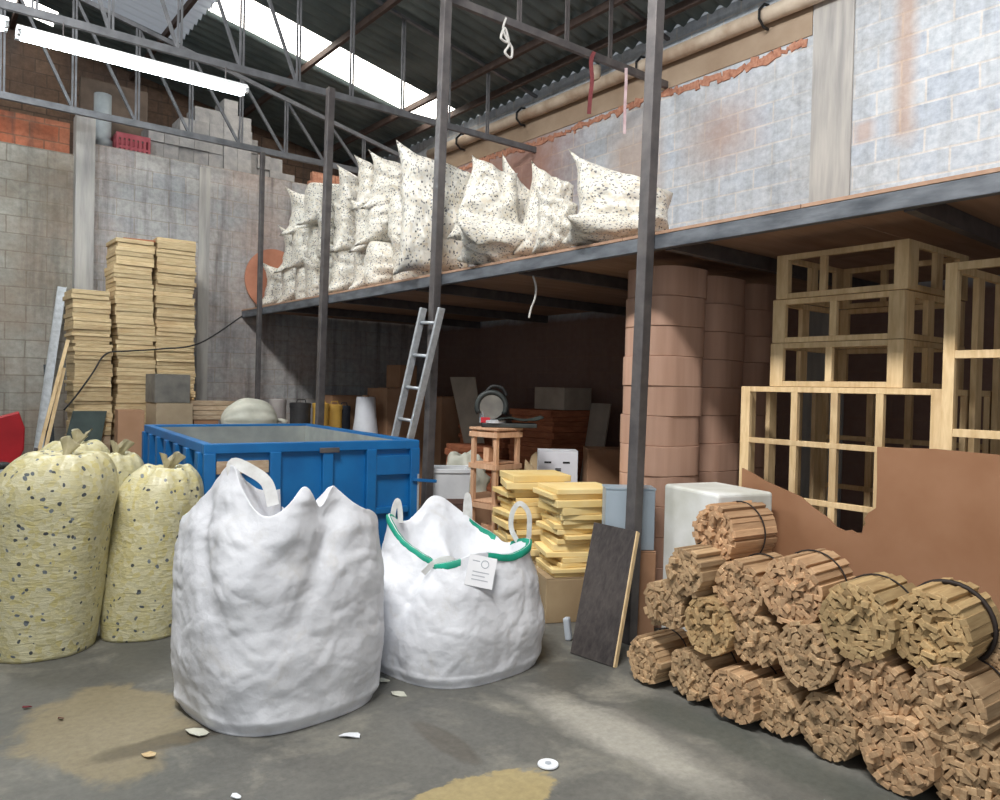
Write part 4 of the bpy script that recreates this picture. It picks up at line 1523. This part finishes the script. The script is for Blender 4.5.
# ------------------------------------------------------------------ black plank leaning on the post
PLANK = wood('black_stained_plank', (46, 42, 42), (72, 66, 64), 5, (8, 8, 1.5), 0.0, 0.75, dirt=(92, 84, 80))
b0, b1 = Vector((3.12, 3.27, 0.005)), Vector((3.16, 2.965, 0.005))
e0, e1 = atx(594, 522, 3.482), atx(636, 531, 3.482)
t = thing('leaning_plank', 'black stained plank with a pale edge leaning on the steel post', 'plank', (b0 + b1) / 2)
nrm = (b1 - b0).cross(e0 - b0).normalized()
if nrm.x > 0:
    nrm = -nrm
MB().prism([b0, b1, e1, e0], nrm * -0.03).build('plank_board', PLANK, t, bevel=0.002)
dn = (b1 - b0).normalized()
MB().prism([b1 + dn * 0.001, b1 + dn * 0.010, e1 + dn * 0.010, e1 + dn * 0.001], nrm * -0.03).build('edge_strip', PINE, t)['label'] = 'pale bare wood edge'

# ------------------------------------------------------------------ grey box, cartons and yellow foam boards
GMET = noisy('pale_blue_grey_sheet', (146, 160, 172), (172, 184, 194), 4, 0.4, 0.1, stretch=(1, 1, 0.3))
TANBOX = noisy('tan_card', (150, 128, 98), (170, 148, 116), 4, 0.85)
c = atd(628, 515, 4.91)
t = local_thing('metal_box', 'pale blue grey sheet metal box standing on a carton behind the post', 'box')
t.location = (c.x, c.y, 0.552)
t.rotation_euler = (0, 0, R(-38))
MB().box((0, 0, 0.19), (0.31, 0.17, 0.38)).build('box_body', GMET, t, bevel=0.006)
MB().box((0, 0, 0.384), (0.318, 0.178, 0.012)).build('box_lid', GMET, t, bevel=0.002)
carton('cardboard_box', 'brown carton on the floor under the pale blue grey box', 'box', (c.x - 0.165, c.y - 0.105, 0), (c.x + 0.165, c.y + 0.105, 0.55), CARD, -38)
cc = atd(575, 600, 5.15)
yc = cc + Vector((0.12, 0.21, 0))
carton('cardboard_box', 'low tan carton on the floor under the yellow foam boards', 'box', (yc.x - 0.26, yc.y - 0.26, 0), (yc.x + 0.24, yc.y + 0.14, 0.30), TANBOX, -24)
YB_ = noisy('yellow_foam_board', (230, 198, 128), (242, 220, 164), 3, 0.8, vary=0.06, bump=0.1)
Lx, Nx, Rx, Bx = (atz(535, 485, 0.9), atz(561, 492, 0.9), atz(612, 486, 0.9), atz(572, 479, 0.9))
YM = [MB().box((0, 0, 0), (0.44, 0.38, th)).mesh('foam_board', YB_, bevel=0.003, seg=1) for th in (0.034, 0.048, 0.028)]
YT = (0.034, 0.048, 0.028)
rng = random.Random(12)


def yellow_stack(cx, cy, z, ztop, where, n0, rot):
    items = []
    while z < ztop - 0.02:
        k = rng.choice((0, 0, 1, 2))
        o = link('yellow_foam_board', YM[k])
        o.location = (cx + rng.uniform(-.045, .045), cy + rng.uniform(-.045, .045), z + YT[k] / 2)
        o.rotation_euler = (0, 0, R(rot + rng.uniform(-11, 11)))
        z += YT[k] + 0.002
        items.append(o)
    for i, o in enumerate(reversed(items)):
        tag(o, 'yellow foam board, %s%s' % (TOPW[i] if i < 12 else ORD[i], (' from the top of ' if i else ' of ') + where), 'foam board', 'yellow foam boards')


yellow_stack(yc.x + 0.03, yc.y - 0.07, 0.302, 0.90, 'the front yellow stack beside the metal box', 0, -19)
yellow_stack(yc.x + 0.07, yc.y + 0.47, 0.302, 0.93, 'the rear yellow stack by the wooden stand', 0, -21)
carton('cardboard_box', 'tan carton on the floor carrying the rear yellow stack', 'box', (yc.x - 0.23, yc.y + 0.28, 0), (yc.x + 0.27, yc.y + 0.66, 0.30), TANBOX, -24)

# white box with black marks, brown carton beside it
WBOX = noisy('white_carton', (206, 206, 212), (226, 226, 232), 4, 0.6)
c = atd(557, 470, 6.75)
t = carton('printed_box', 'white carton with small black printed marks behind the yellow boards', 'box', (c.x - 0.17, c.y - 0.12, 0.70), (c.x + 0.17, c.y + 0.12, 1.02), WBOX, -38)
mk = MB()
for x_, z_, w_ in ((-0.09, 0.22, 0.06), (0.07, 0.22, 0.06), (-0.09, 0.09, 0.06), (0.0, 0.165, 0.05), (0.0, 0.15, 0.05), (0.0, 0.135, 0.04)):
    mk.box((x_, -0.1215, z_), (w_, 0.002, 0.010 if abs(x_) < .01 else 0.016))
mk.build('printed_mark', BLACK, t)
carton('cardboard_box', 'large brown carton supporting the white printed one', 'box', (c.x - 0.26, c.y - 0.2, 0), (c.x + 0.24, c.y + 0.22, 0.70), CARD, -38)
c2 = atd(608, 470, 7.35)
carton('cardboard_box', 'brown carton in the shade beside the white printed one', 'box', (c2.x - 0.22, c2.y - 0.2, 0), (c2.x + 0.22, c2.y + 0.2, 1.0), CARD, -38)

# ------------------------------------------------------------------ wooden stand with a saw on it
c = atd(496, 430, 6.15)
sc_ = Vector((c.x, c.y, 0))
t = local_thing('wooden_stand', 'narrow wooden stand with three shelves carrying the saw', 'stand')
t.location = sc_
t.rotation_euler = (0, 0, R(9))
W2 = 0.122
STANDW = wood('stand_timber', (190, 146, 114), (214, 174, 142), 5, (8, 8, 1.5), 0.06)
for sx in (-1, 1):
    for sy in (-1, 1):
        MB().span((sx * W2 - 0.017, sy * W2 - 0.017, 0), (sx * W2 + 0.017, sy * W2 + 0.017, 1.215)).build('leg', STANDW, t, bevel=0.003)
for z in (0.36, 0.62, 0.93, 1.18):
    for s in (-1, 1):
        MB().span((-W2 - 0.028, s * (W2 + 0.024) - 0.006, z - 0.018), (W2 + 0.028, s * (W2 + 0.024) + 0.006, z + 0.022)).build('apron', STANDW, t)
        MB().span((s * (W2 + 0.024) - 0.006, -W2 - 0.015, z - 0.018), (s * (W2 + 0.024) + 0.006, W2 + 0.015, z + 0.022)).build('apron', STANDW, t)
for z in (0.40, 0.66, 0.965):
    MB().span((-W2 - 0.012, -W2 + 0.022, z - 0.012), (W2 + 0.012, W2 - 0.022, z)).build('shelf', STANDW, t)
MB().span((-W2 - 0.03, -W2 - 0.03, 1.217), (W2 + 0.03, W2 + 0.03, 1.236)).build('stand_top', STANDW, t, bevel=0.003)
RS = Matrix.Rotation(R(-34), 3, 'Z')
wp = lambda x, y, z: sc_ + RS @ Vector((x, y, z))
DKGR = noisy('dark_grey_casting', (40, 44, 44), (66, 70, 68), 8, 0.5, 0.2)
LABR = noisy('red_label', (176, 30, 44), (196, 44, 56), 6, 0.5)
t = thing('mitre_saw', 'dark mitre saw with a curved guard on the wooden stand', 'saw', wp(0, 0, 1.237))
MB().box(wp(0.10, 0, 1.255), (0.44, 0.16, 0.034), RS).build('saw_table', DKGR, t, bevel=0.006)
MB().lathe([(0.10, 0), (0.10, 0.02), (0.09, 0.024)], wp(-0.02, 0, 1.272), 24).build('turntable', ALU, t)
b = wp(-0.04, 0.02, 1.40)
gd = [b + RS @ Vector((0.115 * math.cos(a), 0, 0.115 * math.sin(a))) for a in [R(-30 + 12 * k) for k in range(21)]]
MB().tube(gd, 0.022, 8).build('blade_guard', DKGR, t, smooth=True)
MB().tube([b + RS @ Vector((0, -0.006, 0)), b + RS @ Vector((0, 0.006, 0))], 0.10, 32).build('saw_blade', GREYBOX, t)
MB().tube([b + RS @ Vector((-0.02, 0.02, 0.0)), b + RS @ Vector((-0.02, 0.13, 0.02))], 0.042, 16).build('motor', GREYBOX, t, smooth=True)
MB().tube(spline([b + RS @ Vector((-0.06, 0.0, 0.09)), b + RS @ Vector((0.0, 0, 0.16)), b + RS @ Vector((0.08, 0, 0.15)), b + RS @ Vector((0.12, 0, 0.09))]), 0.014, 8).build('handle', BLACK, t, smooth=True)
MB().bar(wp(-0.10, 0.03, 1.27), b + RS @ Vector((-0.06, 0.03, 0)), 0.05, 0.04).build('arm', ALU, t)
MB().box(wp(-0.09, -0.05, 1.295), (0.07, 0.05, 0.04), RS).build('red_label', LABR, t)
BLK2 = noisy('black_cloth', (24, 30, 28), (40, 46, 42), 8, 0.9, bump=0.3)


def cloth_fn(u, v):
    x, y = -0.02 + 0.36 * u, -0.10 + 0.2 * v
    return wp(x + 0.03, y, 1.274 + 0.024 + 0.03 * (noise.noise(Vector((u * 3, v * 3, 2))) + 0.4) * (0.3 + u) + 0.012 * math.sin(u * 8))


g1 = MB().grid(cloth_fn, 24, 12)
o = g1.build('black_cloth', BLK2, smooth=True, origin=wp(0.15, 0, 1.29))
o.modifiers.new('thick', 'SOLIDIFY').thickness = 0.006
tag(o, 'black cloth crumpled over the saw table on the wooden stand', 'cloth')
for i, (x_, y_, z_, lab) in enumerate(((-0.05, -0.02, 0.966, 'small wooden offcut on the upper shelf of the stand'), (0.06, 0.02, 0.661, 'wooden offcut on the middle shelf of the stand'), (-0.06, 0.0, 0.401, 'wooden offcut on the bottom shelf of the stand'))):
    o = MB().box((0, 0, 0.03), (0.10, 0.05, 0.06 if i else 0.11)).mesh('offcut', STANDW, bevel=0.003)
    k = link('wood_offcut', o)
    k.location = wp(x_, y_, z_ + (0 if i else 0.025))
    k.rotation_euler = (0, 0, R(20 + 30 * i))
    tag(k, lab, 'offcut')

# ------------------------------------------------------------------ things at the foot of the platform wall
for key, x0, x1, y0, y1, zt_, seed in (('the brown sheet stack below the grey carton', 5.75, 6.55, 6.35, 7.15, 1.34, 3), ('the brown sheet stack behind the saw', 5.75, 6.55, 7.2, 8.2, 1.10, 5)):
    rg = random.Random(seed)
    z = 0.0
    me = [MB().box((0, 0, 0), (x1 - x0, y1 - y0 - 0.06, th)).mesh('brown_sheet', REDBOARD, bevel=0.003, seg=1) for th in (0.05, 0.07)]
    while z < zt_ - 0.03:
        k = rg.choice((0, 1))
        th = (0.05, 0.07)[k]
        o = link('brown_sheet_pack', me[k])
        o.location = ((x0 + x1) / 2 - rg.uniform(0, .05), (y0 + y1) / 2 + rg.uniform(-.02, .02), z + th / 2)
        o.rotation_euler = (0, 0, R(rg.uniform(-1, 1)))
        z += th + 0.002
        tag(o, 'pack of reddish brown sheets in ' + key, 'board', 'packs in ' + key)
    o['label'] = 'topmost pack of ' + key
    if seed == 3:
        carton('cardboard_box', 'greyish carton lying on the brown sheet stack under the deck', 'box', (5.95, 6.45, z + 0.001), (6.4, 6.95, z + 0.26), GREYBOARD, 2)
p = [Vector((6.05, 6.05, 0.006)), Vector((6.05, 6.50 - 0.15, 0.006)), Vector((6.30, 6.50 - 0.15, 1.40)), Vector((6.30, 6.05, 1.40))]
tag(MB().prism(p, (0.02, 0, 0)).build('grey_panel', GREYBOARD, origin=p[0]), 'grey board standing upright beside the brown sheet stack', 'board')
a0, a1, a2, a3 = (atx(450, 377, 5.72), atx(475, 377, 5.72), atx(481, 420, 5.62), atx(459, 420, 5.62))
f0 = extend(a0, a3, 0.004) if False else a3 + (a3 - a0) * ((a3.z - 0.004) / (a0.z - a3.z))
f1_ = a2 + (a2 - a1) * ((a2.z - 0.004) / (a1.z - a2.z))
tag(MB().prism([a0, a1, f1_, f0], (0.012, 0.006, 0)).build('grey_panel', GREYBOARD, origin=f0), 'pale grey board leaning on the sheets behind the saw', 'board')

# low red sheets stack beside the container
rg = random.Random(8)
c = atd(462, 450, 8.35)
z = 0
for k in range(15):
    o = link('brown_sheet_pack', me[k % 2])
    o.scale = (0.55, 0.62, 1)
    th = (0.05, 0.07)[k % 2]
    o.location = (c.x + 0.1 + rg.uniform(-.03, .03), c.y + rg.uniform(-.03, .03), z + th / 2)
    o.rotation_euler = (0, 0, R(-20 + rg.uniform(-4, 4)))
    z += th + 0.002
    tag(o, 'short pack of reddish sheets in the low pile between the container and the stand', 'board', 'packs in the low pile beyond the post')

WPLAST = noisy('white_plastic', (200, 202, 206), (226, 228, 230), 4, 0.5, bump=0.15)
BROWNBIN = noisy('dark_brown_crate', (62, 44, 38), (84, 60, 50), 6, 0.7)
c = atd(447, 500, 6.85)
t = local_thing('plastic_bin', 'white plastic bin beside the post and the blue container', 'bin')
t.location = (c.x + 0.02, c.y, 0)
t.rotation_euler = (0, 0, R(-30))
q0 = [(-0.13, -0.13, 0), (0.13, -0.13, 0), (0.13, 0.13, 0), (-0.13, 0.13, 0)]
mb = MB()
vs = [Vector(p) for p in q0] + [Vector((p[0] * 1.3, p[1] * 1.3, 0.82)) for p in q0] + [Vector((p[0] * 1.2, p[1] * 1.2, 0.82)) for p in q0] + [Vector((p[0] * 0.92, p[1] * 0.92, 0.03)) for p in q0]
fs = [(3, 2, 1, 0), (12, 13, 14, 15)]
for k in range(4):
    k2 = (k + 1) % 4
    fs += [(k, k2, 4 + k2, 4 + k), (4 + k, 4 + k2, 8 + k2, 8 + k), (8 + k, 8 + k2, 12 + k2, 12 + k)]
mb.add(vs, fs).build('bin_body', WPLAST, t)
for s in (-1, 1):
    MB().span((-0.19, s * 0.17 - 0.012, 0.80), (0.19, s * 0.17 + 0.012, 0.835)).build('bin_rim', WPLAST, t, bevel=0.004)
c = atd(449, 520, 6.0)
carton('crate', 'dark brown crate on the floor behind the low white bag', 'crate', (c.x - 0.13, c.y - 0.13, 0), (c.x + 0.13, c.y + 0.13, 0.66), BROWNBIN, -30)
c = atd(466, 485, 7.5)
carton('cardboard_box', 'brown carton under the crumpled white film sack', 'box', (c.x - 0.2, c.y - 0.2, 0), (c.x + 0.2, c.y + 0.2, 0.55), CARD, -20)


def film_heap(name, label, c, rx, ry, h, seed, mat):
    c = Vector(c)

    def pt(u, v):
        th, ph = u * 2 * math.pi, v * math.pi / 2
        p = Vector((rx * math.cos(th) * math.cos(ph) ** 0.7, ry * math.sin(th) * math.cos(ph) ** 0.7, h * math.sin(ph)))
        k = 1 + 0.25 * noise.noise(p * 9 + Vector((seed, 0, 0))) + 0.12 * noise.noise(p * 22 + Vector((0, seed, 0)))
        p.x *= k
        p.y *= k
        p.z *= max(0.4, k)
        return c + p
    o = MB().grid(pt, 40, 16, wrap_u=True).build(name, mat, smooth=True, origin=c)
    return tag(o, label, 'sack')


film_heap('film_sack', 'crumpled white film sack lying on a carton beside the wooden stand', (c.x, c.y, 0.552), 0.22, 0.2, 0.36, 3, WSACK)
c = atd(505, 520, 6.6)
film_heap('film_sack', 'greyish film sack on the floor behind the wooden stand', (c.x, c.y, 0.002), 0.15, 0.14, 0.5, 6, WSACK)
c = atd(545, 480, 7.6)
film_heap('film_sack', 'tan paper sack in the shade behind the wooden stand', (c.x - 0.1, c.y, 0.002), 0.2, 0.25, 0.85, 9, TANBOX)
# ------------------------------------------------------------------ litter on the floor
def scrap(x, y, s, lab, mat, seed, name='paper_scrap', cat='scrap'):
    c = atz(x, y)
    rg = random.Random(seed)
    n = 7
    pr = [Vector((s * math.cos(2 * math.pi * k / n) * rg.uniform(.6, 1.1), 0.55 * s * math.sin(2 * math.pi * k / n) * rg.uniform(.6, 1.1), 0.002 + rg.uniform(0, .012))) for k in range(n)]
    rot = Matrix.Rotation(R(-38 + rg.uniform(-30, 30)), 3, 'Z')
    o = MB().prism([rot @ p + c for p in pr], (0, 0, 0.003)).build(name, mat, origin=c)
    tag(o, lab, cat)


scrap(351, 737, 0.06, 'scrap of white paper lying in front of the tall bulk bag', PAPER, 1)
scrap(398, 695, 0.05, 'crumpled pale film scrap beside the foot of the tall bulk bag', WSACK, 2)
scrap(198, 734, 0.07, 'frayed pale film scrap under the corner of the tall bulk bag', WSACK, 3)
scrap(383, 682, 0.05, 'pale film scrap between the two bulk bags', WSACK, 4)
scrap(148, 757, 0.04, 'flat yellowish chip on the floor patch by the foam sacks', PALEWOOD, 5)
MAROON = noisy('maroon_chip', (92, 24, 34), (116, 34, 44), 9, 0.7)
scrap(27, 709, 0.022, 'small maroon chip on the floor below the biggest foam sack', MAROON, 6)
scrap(61, 720, 0.022, 'small maroon chip a little nearer the tall bulk bag', MAROON, 7)
scrap(236, 798, 0.03, 'white scrap at the lower edge below the tall bulk bag', PAPER, 8)
c = atz(548, 766)
t = thing('paper_disc', 'white ring shaped disc lying alone on the bare floor', 'disc', c)
MB().lathe([(0.012, 0.004), (0.042, 0.004), (0.044, 0.007), (0.042, 0.012), (0.014, 0.012)], c, 24).build('disc_body', PAPER, t)
MB().lathe([(0.006, 0.013), (0.013, 0.0135), (0.013, 0.015), (0.006, 0.015)], c, 16).build('disc_hub', GREYPL, t)
c = atz(569, 640)
t = MB().box((0, 0, 0.07), (0.05, 0.04, 0.14)).mesh('bottle', GREYPL, bevel=0.012, seg=3)
o = link('plastic_bottle', t)
o.location = c
o.rotation_euler = (R(-8), 0, R(30))
tag(o, 'small pale plastic piece standing beside the foot of the black plank', 'bottle')


# ------------------------------------------------------------------ fluorescent lamps under the truss
TUBE = glow('lit_fluorescent_tube', (236, 250, 255), 40.0)
LAMPW = noisy('white_lamp_housing', (226, 230, 232), (238, 240, 242), 5, 0.4)


def lamp(x0, x1, y, z, label):
    t = thing('fluorescent_lamp', label, 'ceiling lamp', ((x0 + x1) / 2, y, z), 'fluorescent lamps')
    MB().prism([(x0, y - 0.05, z + 0.05), (x0, y - 0.10, z), (x0, y + 0.10, z), (x0, y + 0.05, z + 0.05)], (x1 - x0, 0, 0)).build('lamp_housing', LAMPW, t)
    for dy in (-0.055, 0.055):
        MB().tube([(x0 + 0.03, y + dy, z - 0.022), (x1 - 0.03, y + dy, z - 0.022)], 0.019, 10).build('tube', TUBE, t, smooth=True)
        for xx in (x0 + 0.015, x1 - 0.015):
            MB().box((xx, y + dy, z - 0.018), (0.03, 0.05, 0.04)).build('tube_holder', LAMPW, t)
    for xx in (x0 + 0.35, x1 - 0.2):
        MB().tube([(xx, y, z + 0.05), (xx, y, 4.655)], 0.006, 6).build('hanger', STEEL, t)


lamp(0.76, 2.72, 7.74, 4.47, 'lit twin tube fluorescent lamp hanging under the truss')
lamp(-1.26, 0.70, 7.74, 4.51, 'second lit fluorescent lamp in line, cut by the picture edge')

# ------------------------------------------------------------------ on the loft behind the end wall
BLK = noisy('grey_concrete_block', (124, 124, 126), (152, 150, 148), 9, 0.9, vary=0.10, bump=0.3)


def hollow_block():
    mb = MB()
    L, W, Hh = 0.185, 0.39, 0.19           # seen from the end
    t_ = 0.03
    mb.span((-L / 2, -W / 2, 0), (-L / 2 + t_, W / 2, Hh))
    mb.span((L / 2 - t_, -W / 2, 0), (L / 2, W / 2, Hh))
    for y in (-W / 2, -t_ / 2, W / 2 - t_):
        mb.span((-L / 2 + t_, y, 0), (L / 2 - t_, y + t_, Hh))
    return mb.mesh('concrete_block', BLK)


bm_ = hollow_block()
rng = random.Random(31)
for k in range(11):
    x = 2.57 + 0.19 * k
    top = (3, 3, 4, 5, 5, 6, 5, 4, 3, 3, 2)[k]
    y = 10.75 if k < 7 else 11.05
    for j in range(top):
        o = link('concrete_block', bm_)
        o.location = (x + rng.uniform(-.003, .003), y + rng.uniform(-.02, .02), 4.221 + j * 0.1915)
        tag(o, 'grey hollow concrete block in the pile on the loft above the end wall', 'concrete block', 'concrete blocks on the loft')
CRATE = noisy('faded_red_crate', (142, 62, 72), (164, 84, 92), 6, 0.6)


def crate():
    x0, x1, y0, y1, z0, z1 = 2.10, 2.465, 10.46, 10.76, 4.345, 4.60
    t = thing('plastic_crate', 'faded red plastic crate standing on top of the end wall', 'crate', ((x0 + x1) / 2, 10.6, 4.222))
    z0 = 4.222
    for (a, b) in (((x0, y0), (x1, y0)), ((x1, y0), (x1, y1)), ((x1, y1), (x0, y1)), ((x0, y1), (x0, y0))):
        a, b = Vector((*a, 0)), Vector((*b, 0))
        mb = MB()
        for z, h in ((z0 + 0.02, 0.04), (z1 - 0.03, 0.06), ((z0 + z1) / 2 + 0.02, 0.03)):
            mb.bar(a + Vector((0, 0, z)), b + Vector((0, 0, z)), 0.015, h)
        n = 7
        for k in range(n + 1):
            p = a.lerp(b, k / n)
            mb.bar(p + Vector((0, 0, z0)), p + Vector((0, 0, z1)), 0.016, 0.03, up=(b - a).normalized())
        mb.build('crate_side', CRATE, t)
    MB().span((x0, y0, z0), (x1, y1, z0 + 0.012)).build('crate_floor', CRATE, t)


crate()
GPIPE = noisy('grey_white_pipe', (124, 132, 136), (156, 164, 168), 4, 0.5)
t = thing('pipe_offcut', 'short thick grey white pipe standing beside the red crate', 'pipe', (1.96, 10.62, 4.222))
MB().tube([(1.96, 10.62, 4.222), (1.96, 10.62, 5.06)], 0.10, 20).build('pipe_body', GPIPE, t, smooth=True)
MB().tube([(1.96, 10.62, 4.40), (1.96, 10.62, 4.50)], 0.115, 20).build('pipe_collar', GPIPE, t, smooth=True)
bb = MB().box((0, 0, 0), (0.17, 0.09, 0.14)).mesh('clay_brick', CLAY, bevel=0.004)
for k in range(22):
    o = link('clay_brick', bb)
    j = k // 8
    o.location = (4.72 + 0.2 * (k % 8) * (1 - 0.05 * j) + 0.05 * j, 10.66 + rng.uniform(-.01, .01), 4.225 + 0.07 + 0.142 * j)
    o.rotation_euler = (0, 0, R(rng.uniform(-3, 3)))
    tag(o, 'orange clay brick in the heap on the loft beside the concrete blocks', 'brick', 'clay bricks on the loft')

# ------------------------------------------------------------------ hanging straps and cords
ROPE = noisy('white_rope', (190, 188, 184), (220, 218, 214), 20, 0.8)
STRAPR = noisy('red_strap', (96, 42, 46), (122, 56, 58), 10, 0.8)
STRAPP = noisy('pale_pink_strap', (176, 146, 150), (206, 186, 188), 10, 0.8)
pts = [aty(x, y, 5.55) for x, y in ((506, 18), (503, 30), (508, 42), (501, 38), (505, 28), (509, 44), (505, 52), (511, 58), (512, 48), (507, 40))]
tag(MB().tube(spline(pts, 5), 0.011, 6).build('hanging_rope_loop', ROPE, smooth=True, origin=pts[0]), 'knotted white rope loop hanging from the truss', 'rope')
for nm, pl, mat, w_, lab in (('hanging_strap', ((594, 52), (591, 62), (592, 80), (590, 100), (589, 114)), STRAPR, 0.04, 'dull red strap hanging from the truss beside the wall'),
                             ('hanging_strap', ((626, 68), (626, 84), (625, 104), (624.5, 134)), STRAPP, 0.03, 'pale pink strap hanging closest to the tall post')):
    pts = [aty(x, y, 5.55) for x, y in pl]
    tag(ribbon(spline(pts, 4), w_, (0.8, -0.6, 0), 0.004).build(nm, mat, origin=pts[0]), lab, 'strap')
p = [aty(536, 89, 8.0), aty(535.5, 100, 8.0), aty(535, 115, 8.0)]
tag(MB().tube(p, 0.012, 6).build('hanging_rope', ROPE, origin=p[0]), 'white cord hanging in front of the rainwater pipe', 'cord')
p = [atx(533, 276, 3.75), atx(536, 287, 3.75), atx(535, 298, 3.75), atx(531, 309, 3.75), atx(529, 318, 3.75)]
tag(MB().tube(spline(p, 5), 0.008, 6).build('hanging_wire', ROPE, smooth=True, origin=p[0]), 'thin pale wire dangling under the platform deck', 'cord')

# ------------------------------------------------------------------ light
w = bpy.data.worlds.new('daylight')
scene.world = w
w.use_nodes = True
bg = w.node_tree.nodes['Background']
bg.inputs['Color'].default_value = (0.86, 0.93, 1.0, 1)
bg.inputs['Strength'].default_value = 0.24


def area(name, loc, target, sx, sy, power, col):
    d = bpy.data.lights.new(name, 'AREA')
    d.shape = 'RECTANGLE'
    d.size, d.size_y = sx, sy
    d.energy = power
    d.color = col
    o = bpy.data.objects.new(name, d)
    COL.objects.link(o)
    o.location = loc
    o.rotation_euler = (Vector(target) - Vector(loc)).to_track_quat('-Z', 'Y').to_euler()
    return o


# unseen area lights under the roof: key daylight, then two added fills
def unseen_roof_light(name, x, y, sx, sy, tilt, power, col):
    d = bpy.data.lights.new(name, 'AREA')
    d.shape = 'RECTANGLE'
    d.size, d.size_y = sx, sy
    d.energy = power
    d.color = col
    o = bpy.data.objects.new(name, d)
    COL.objects.link(o)
    o.location = (x, y, roofz(x) - 0.16)
    o.rotation_euler = (0, R(tilt), 0)
    return o


unseen_roof_light('unseen_roof_light', -0.25, 1.3, 0.6, 3.0, -46, 660, (1.0, 0.985, 0.96))
unseen_roof_light('unseen_roof_light', -0.25, 7.0, 0.6, 1.4, -48, 230, (1.0, 0.985, 0.96))  # added fill to brighten the end wall
unseen_roof_light('unseen_roof_light', 4.9, 2.6, 0.8, 4.5, -12, 40, (0.93, 0.97, 1.0))  # added soft fill for the block wall and sack tops
# added frontal fill behind the camera, standing in for an open entrance
d = bpy.data.lights.new('front_fill', 'AREA')
d.shape = 'RECTANGLE'
d.size, d.size_y, d.energy, d.color = 5.0, 3.6, 130, (0.93, 0.97, 1.0)
o = bpy.data.objects.new('front_fill', d)
COL.objects.link(o)
o.location = (-2.6, -4.2, 2.3)
o.rotation_euler = Vector((0.45, 0.89, 0.0)).to_track_quat('-Z', 'Z').to_euler()
scene.view_settings.view_transform = 'Standard'
scene.view_settings.look = 'None'
scene.view_settings.gamma = 1.0
scene.view_settings.use_curve_mapping = False
scene.view_settings.exposure = 0.02
scene.cycles.use_denoising = True
scene.cycles.max_bounces = 6
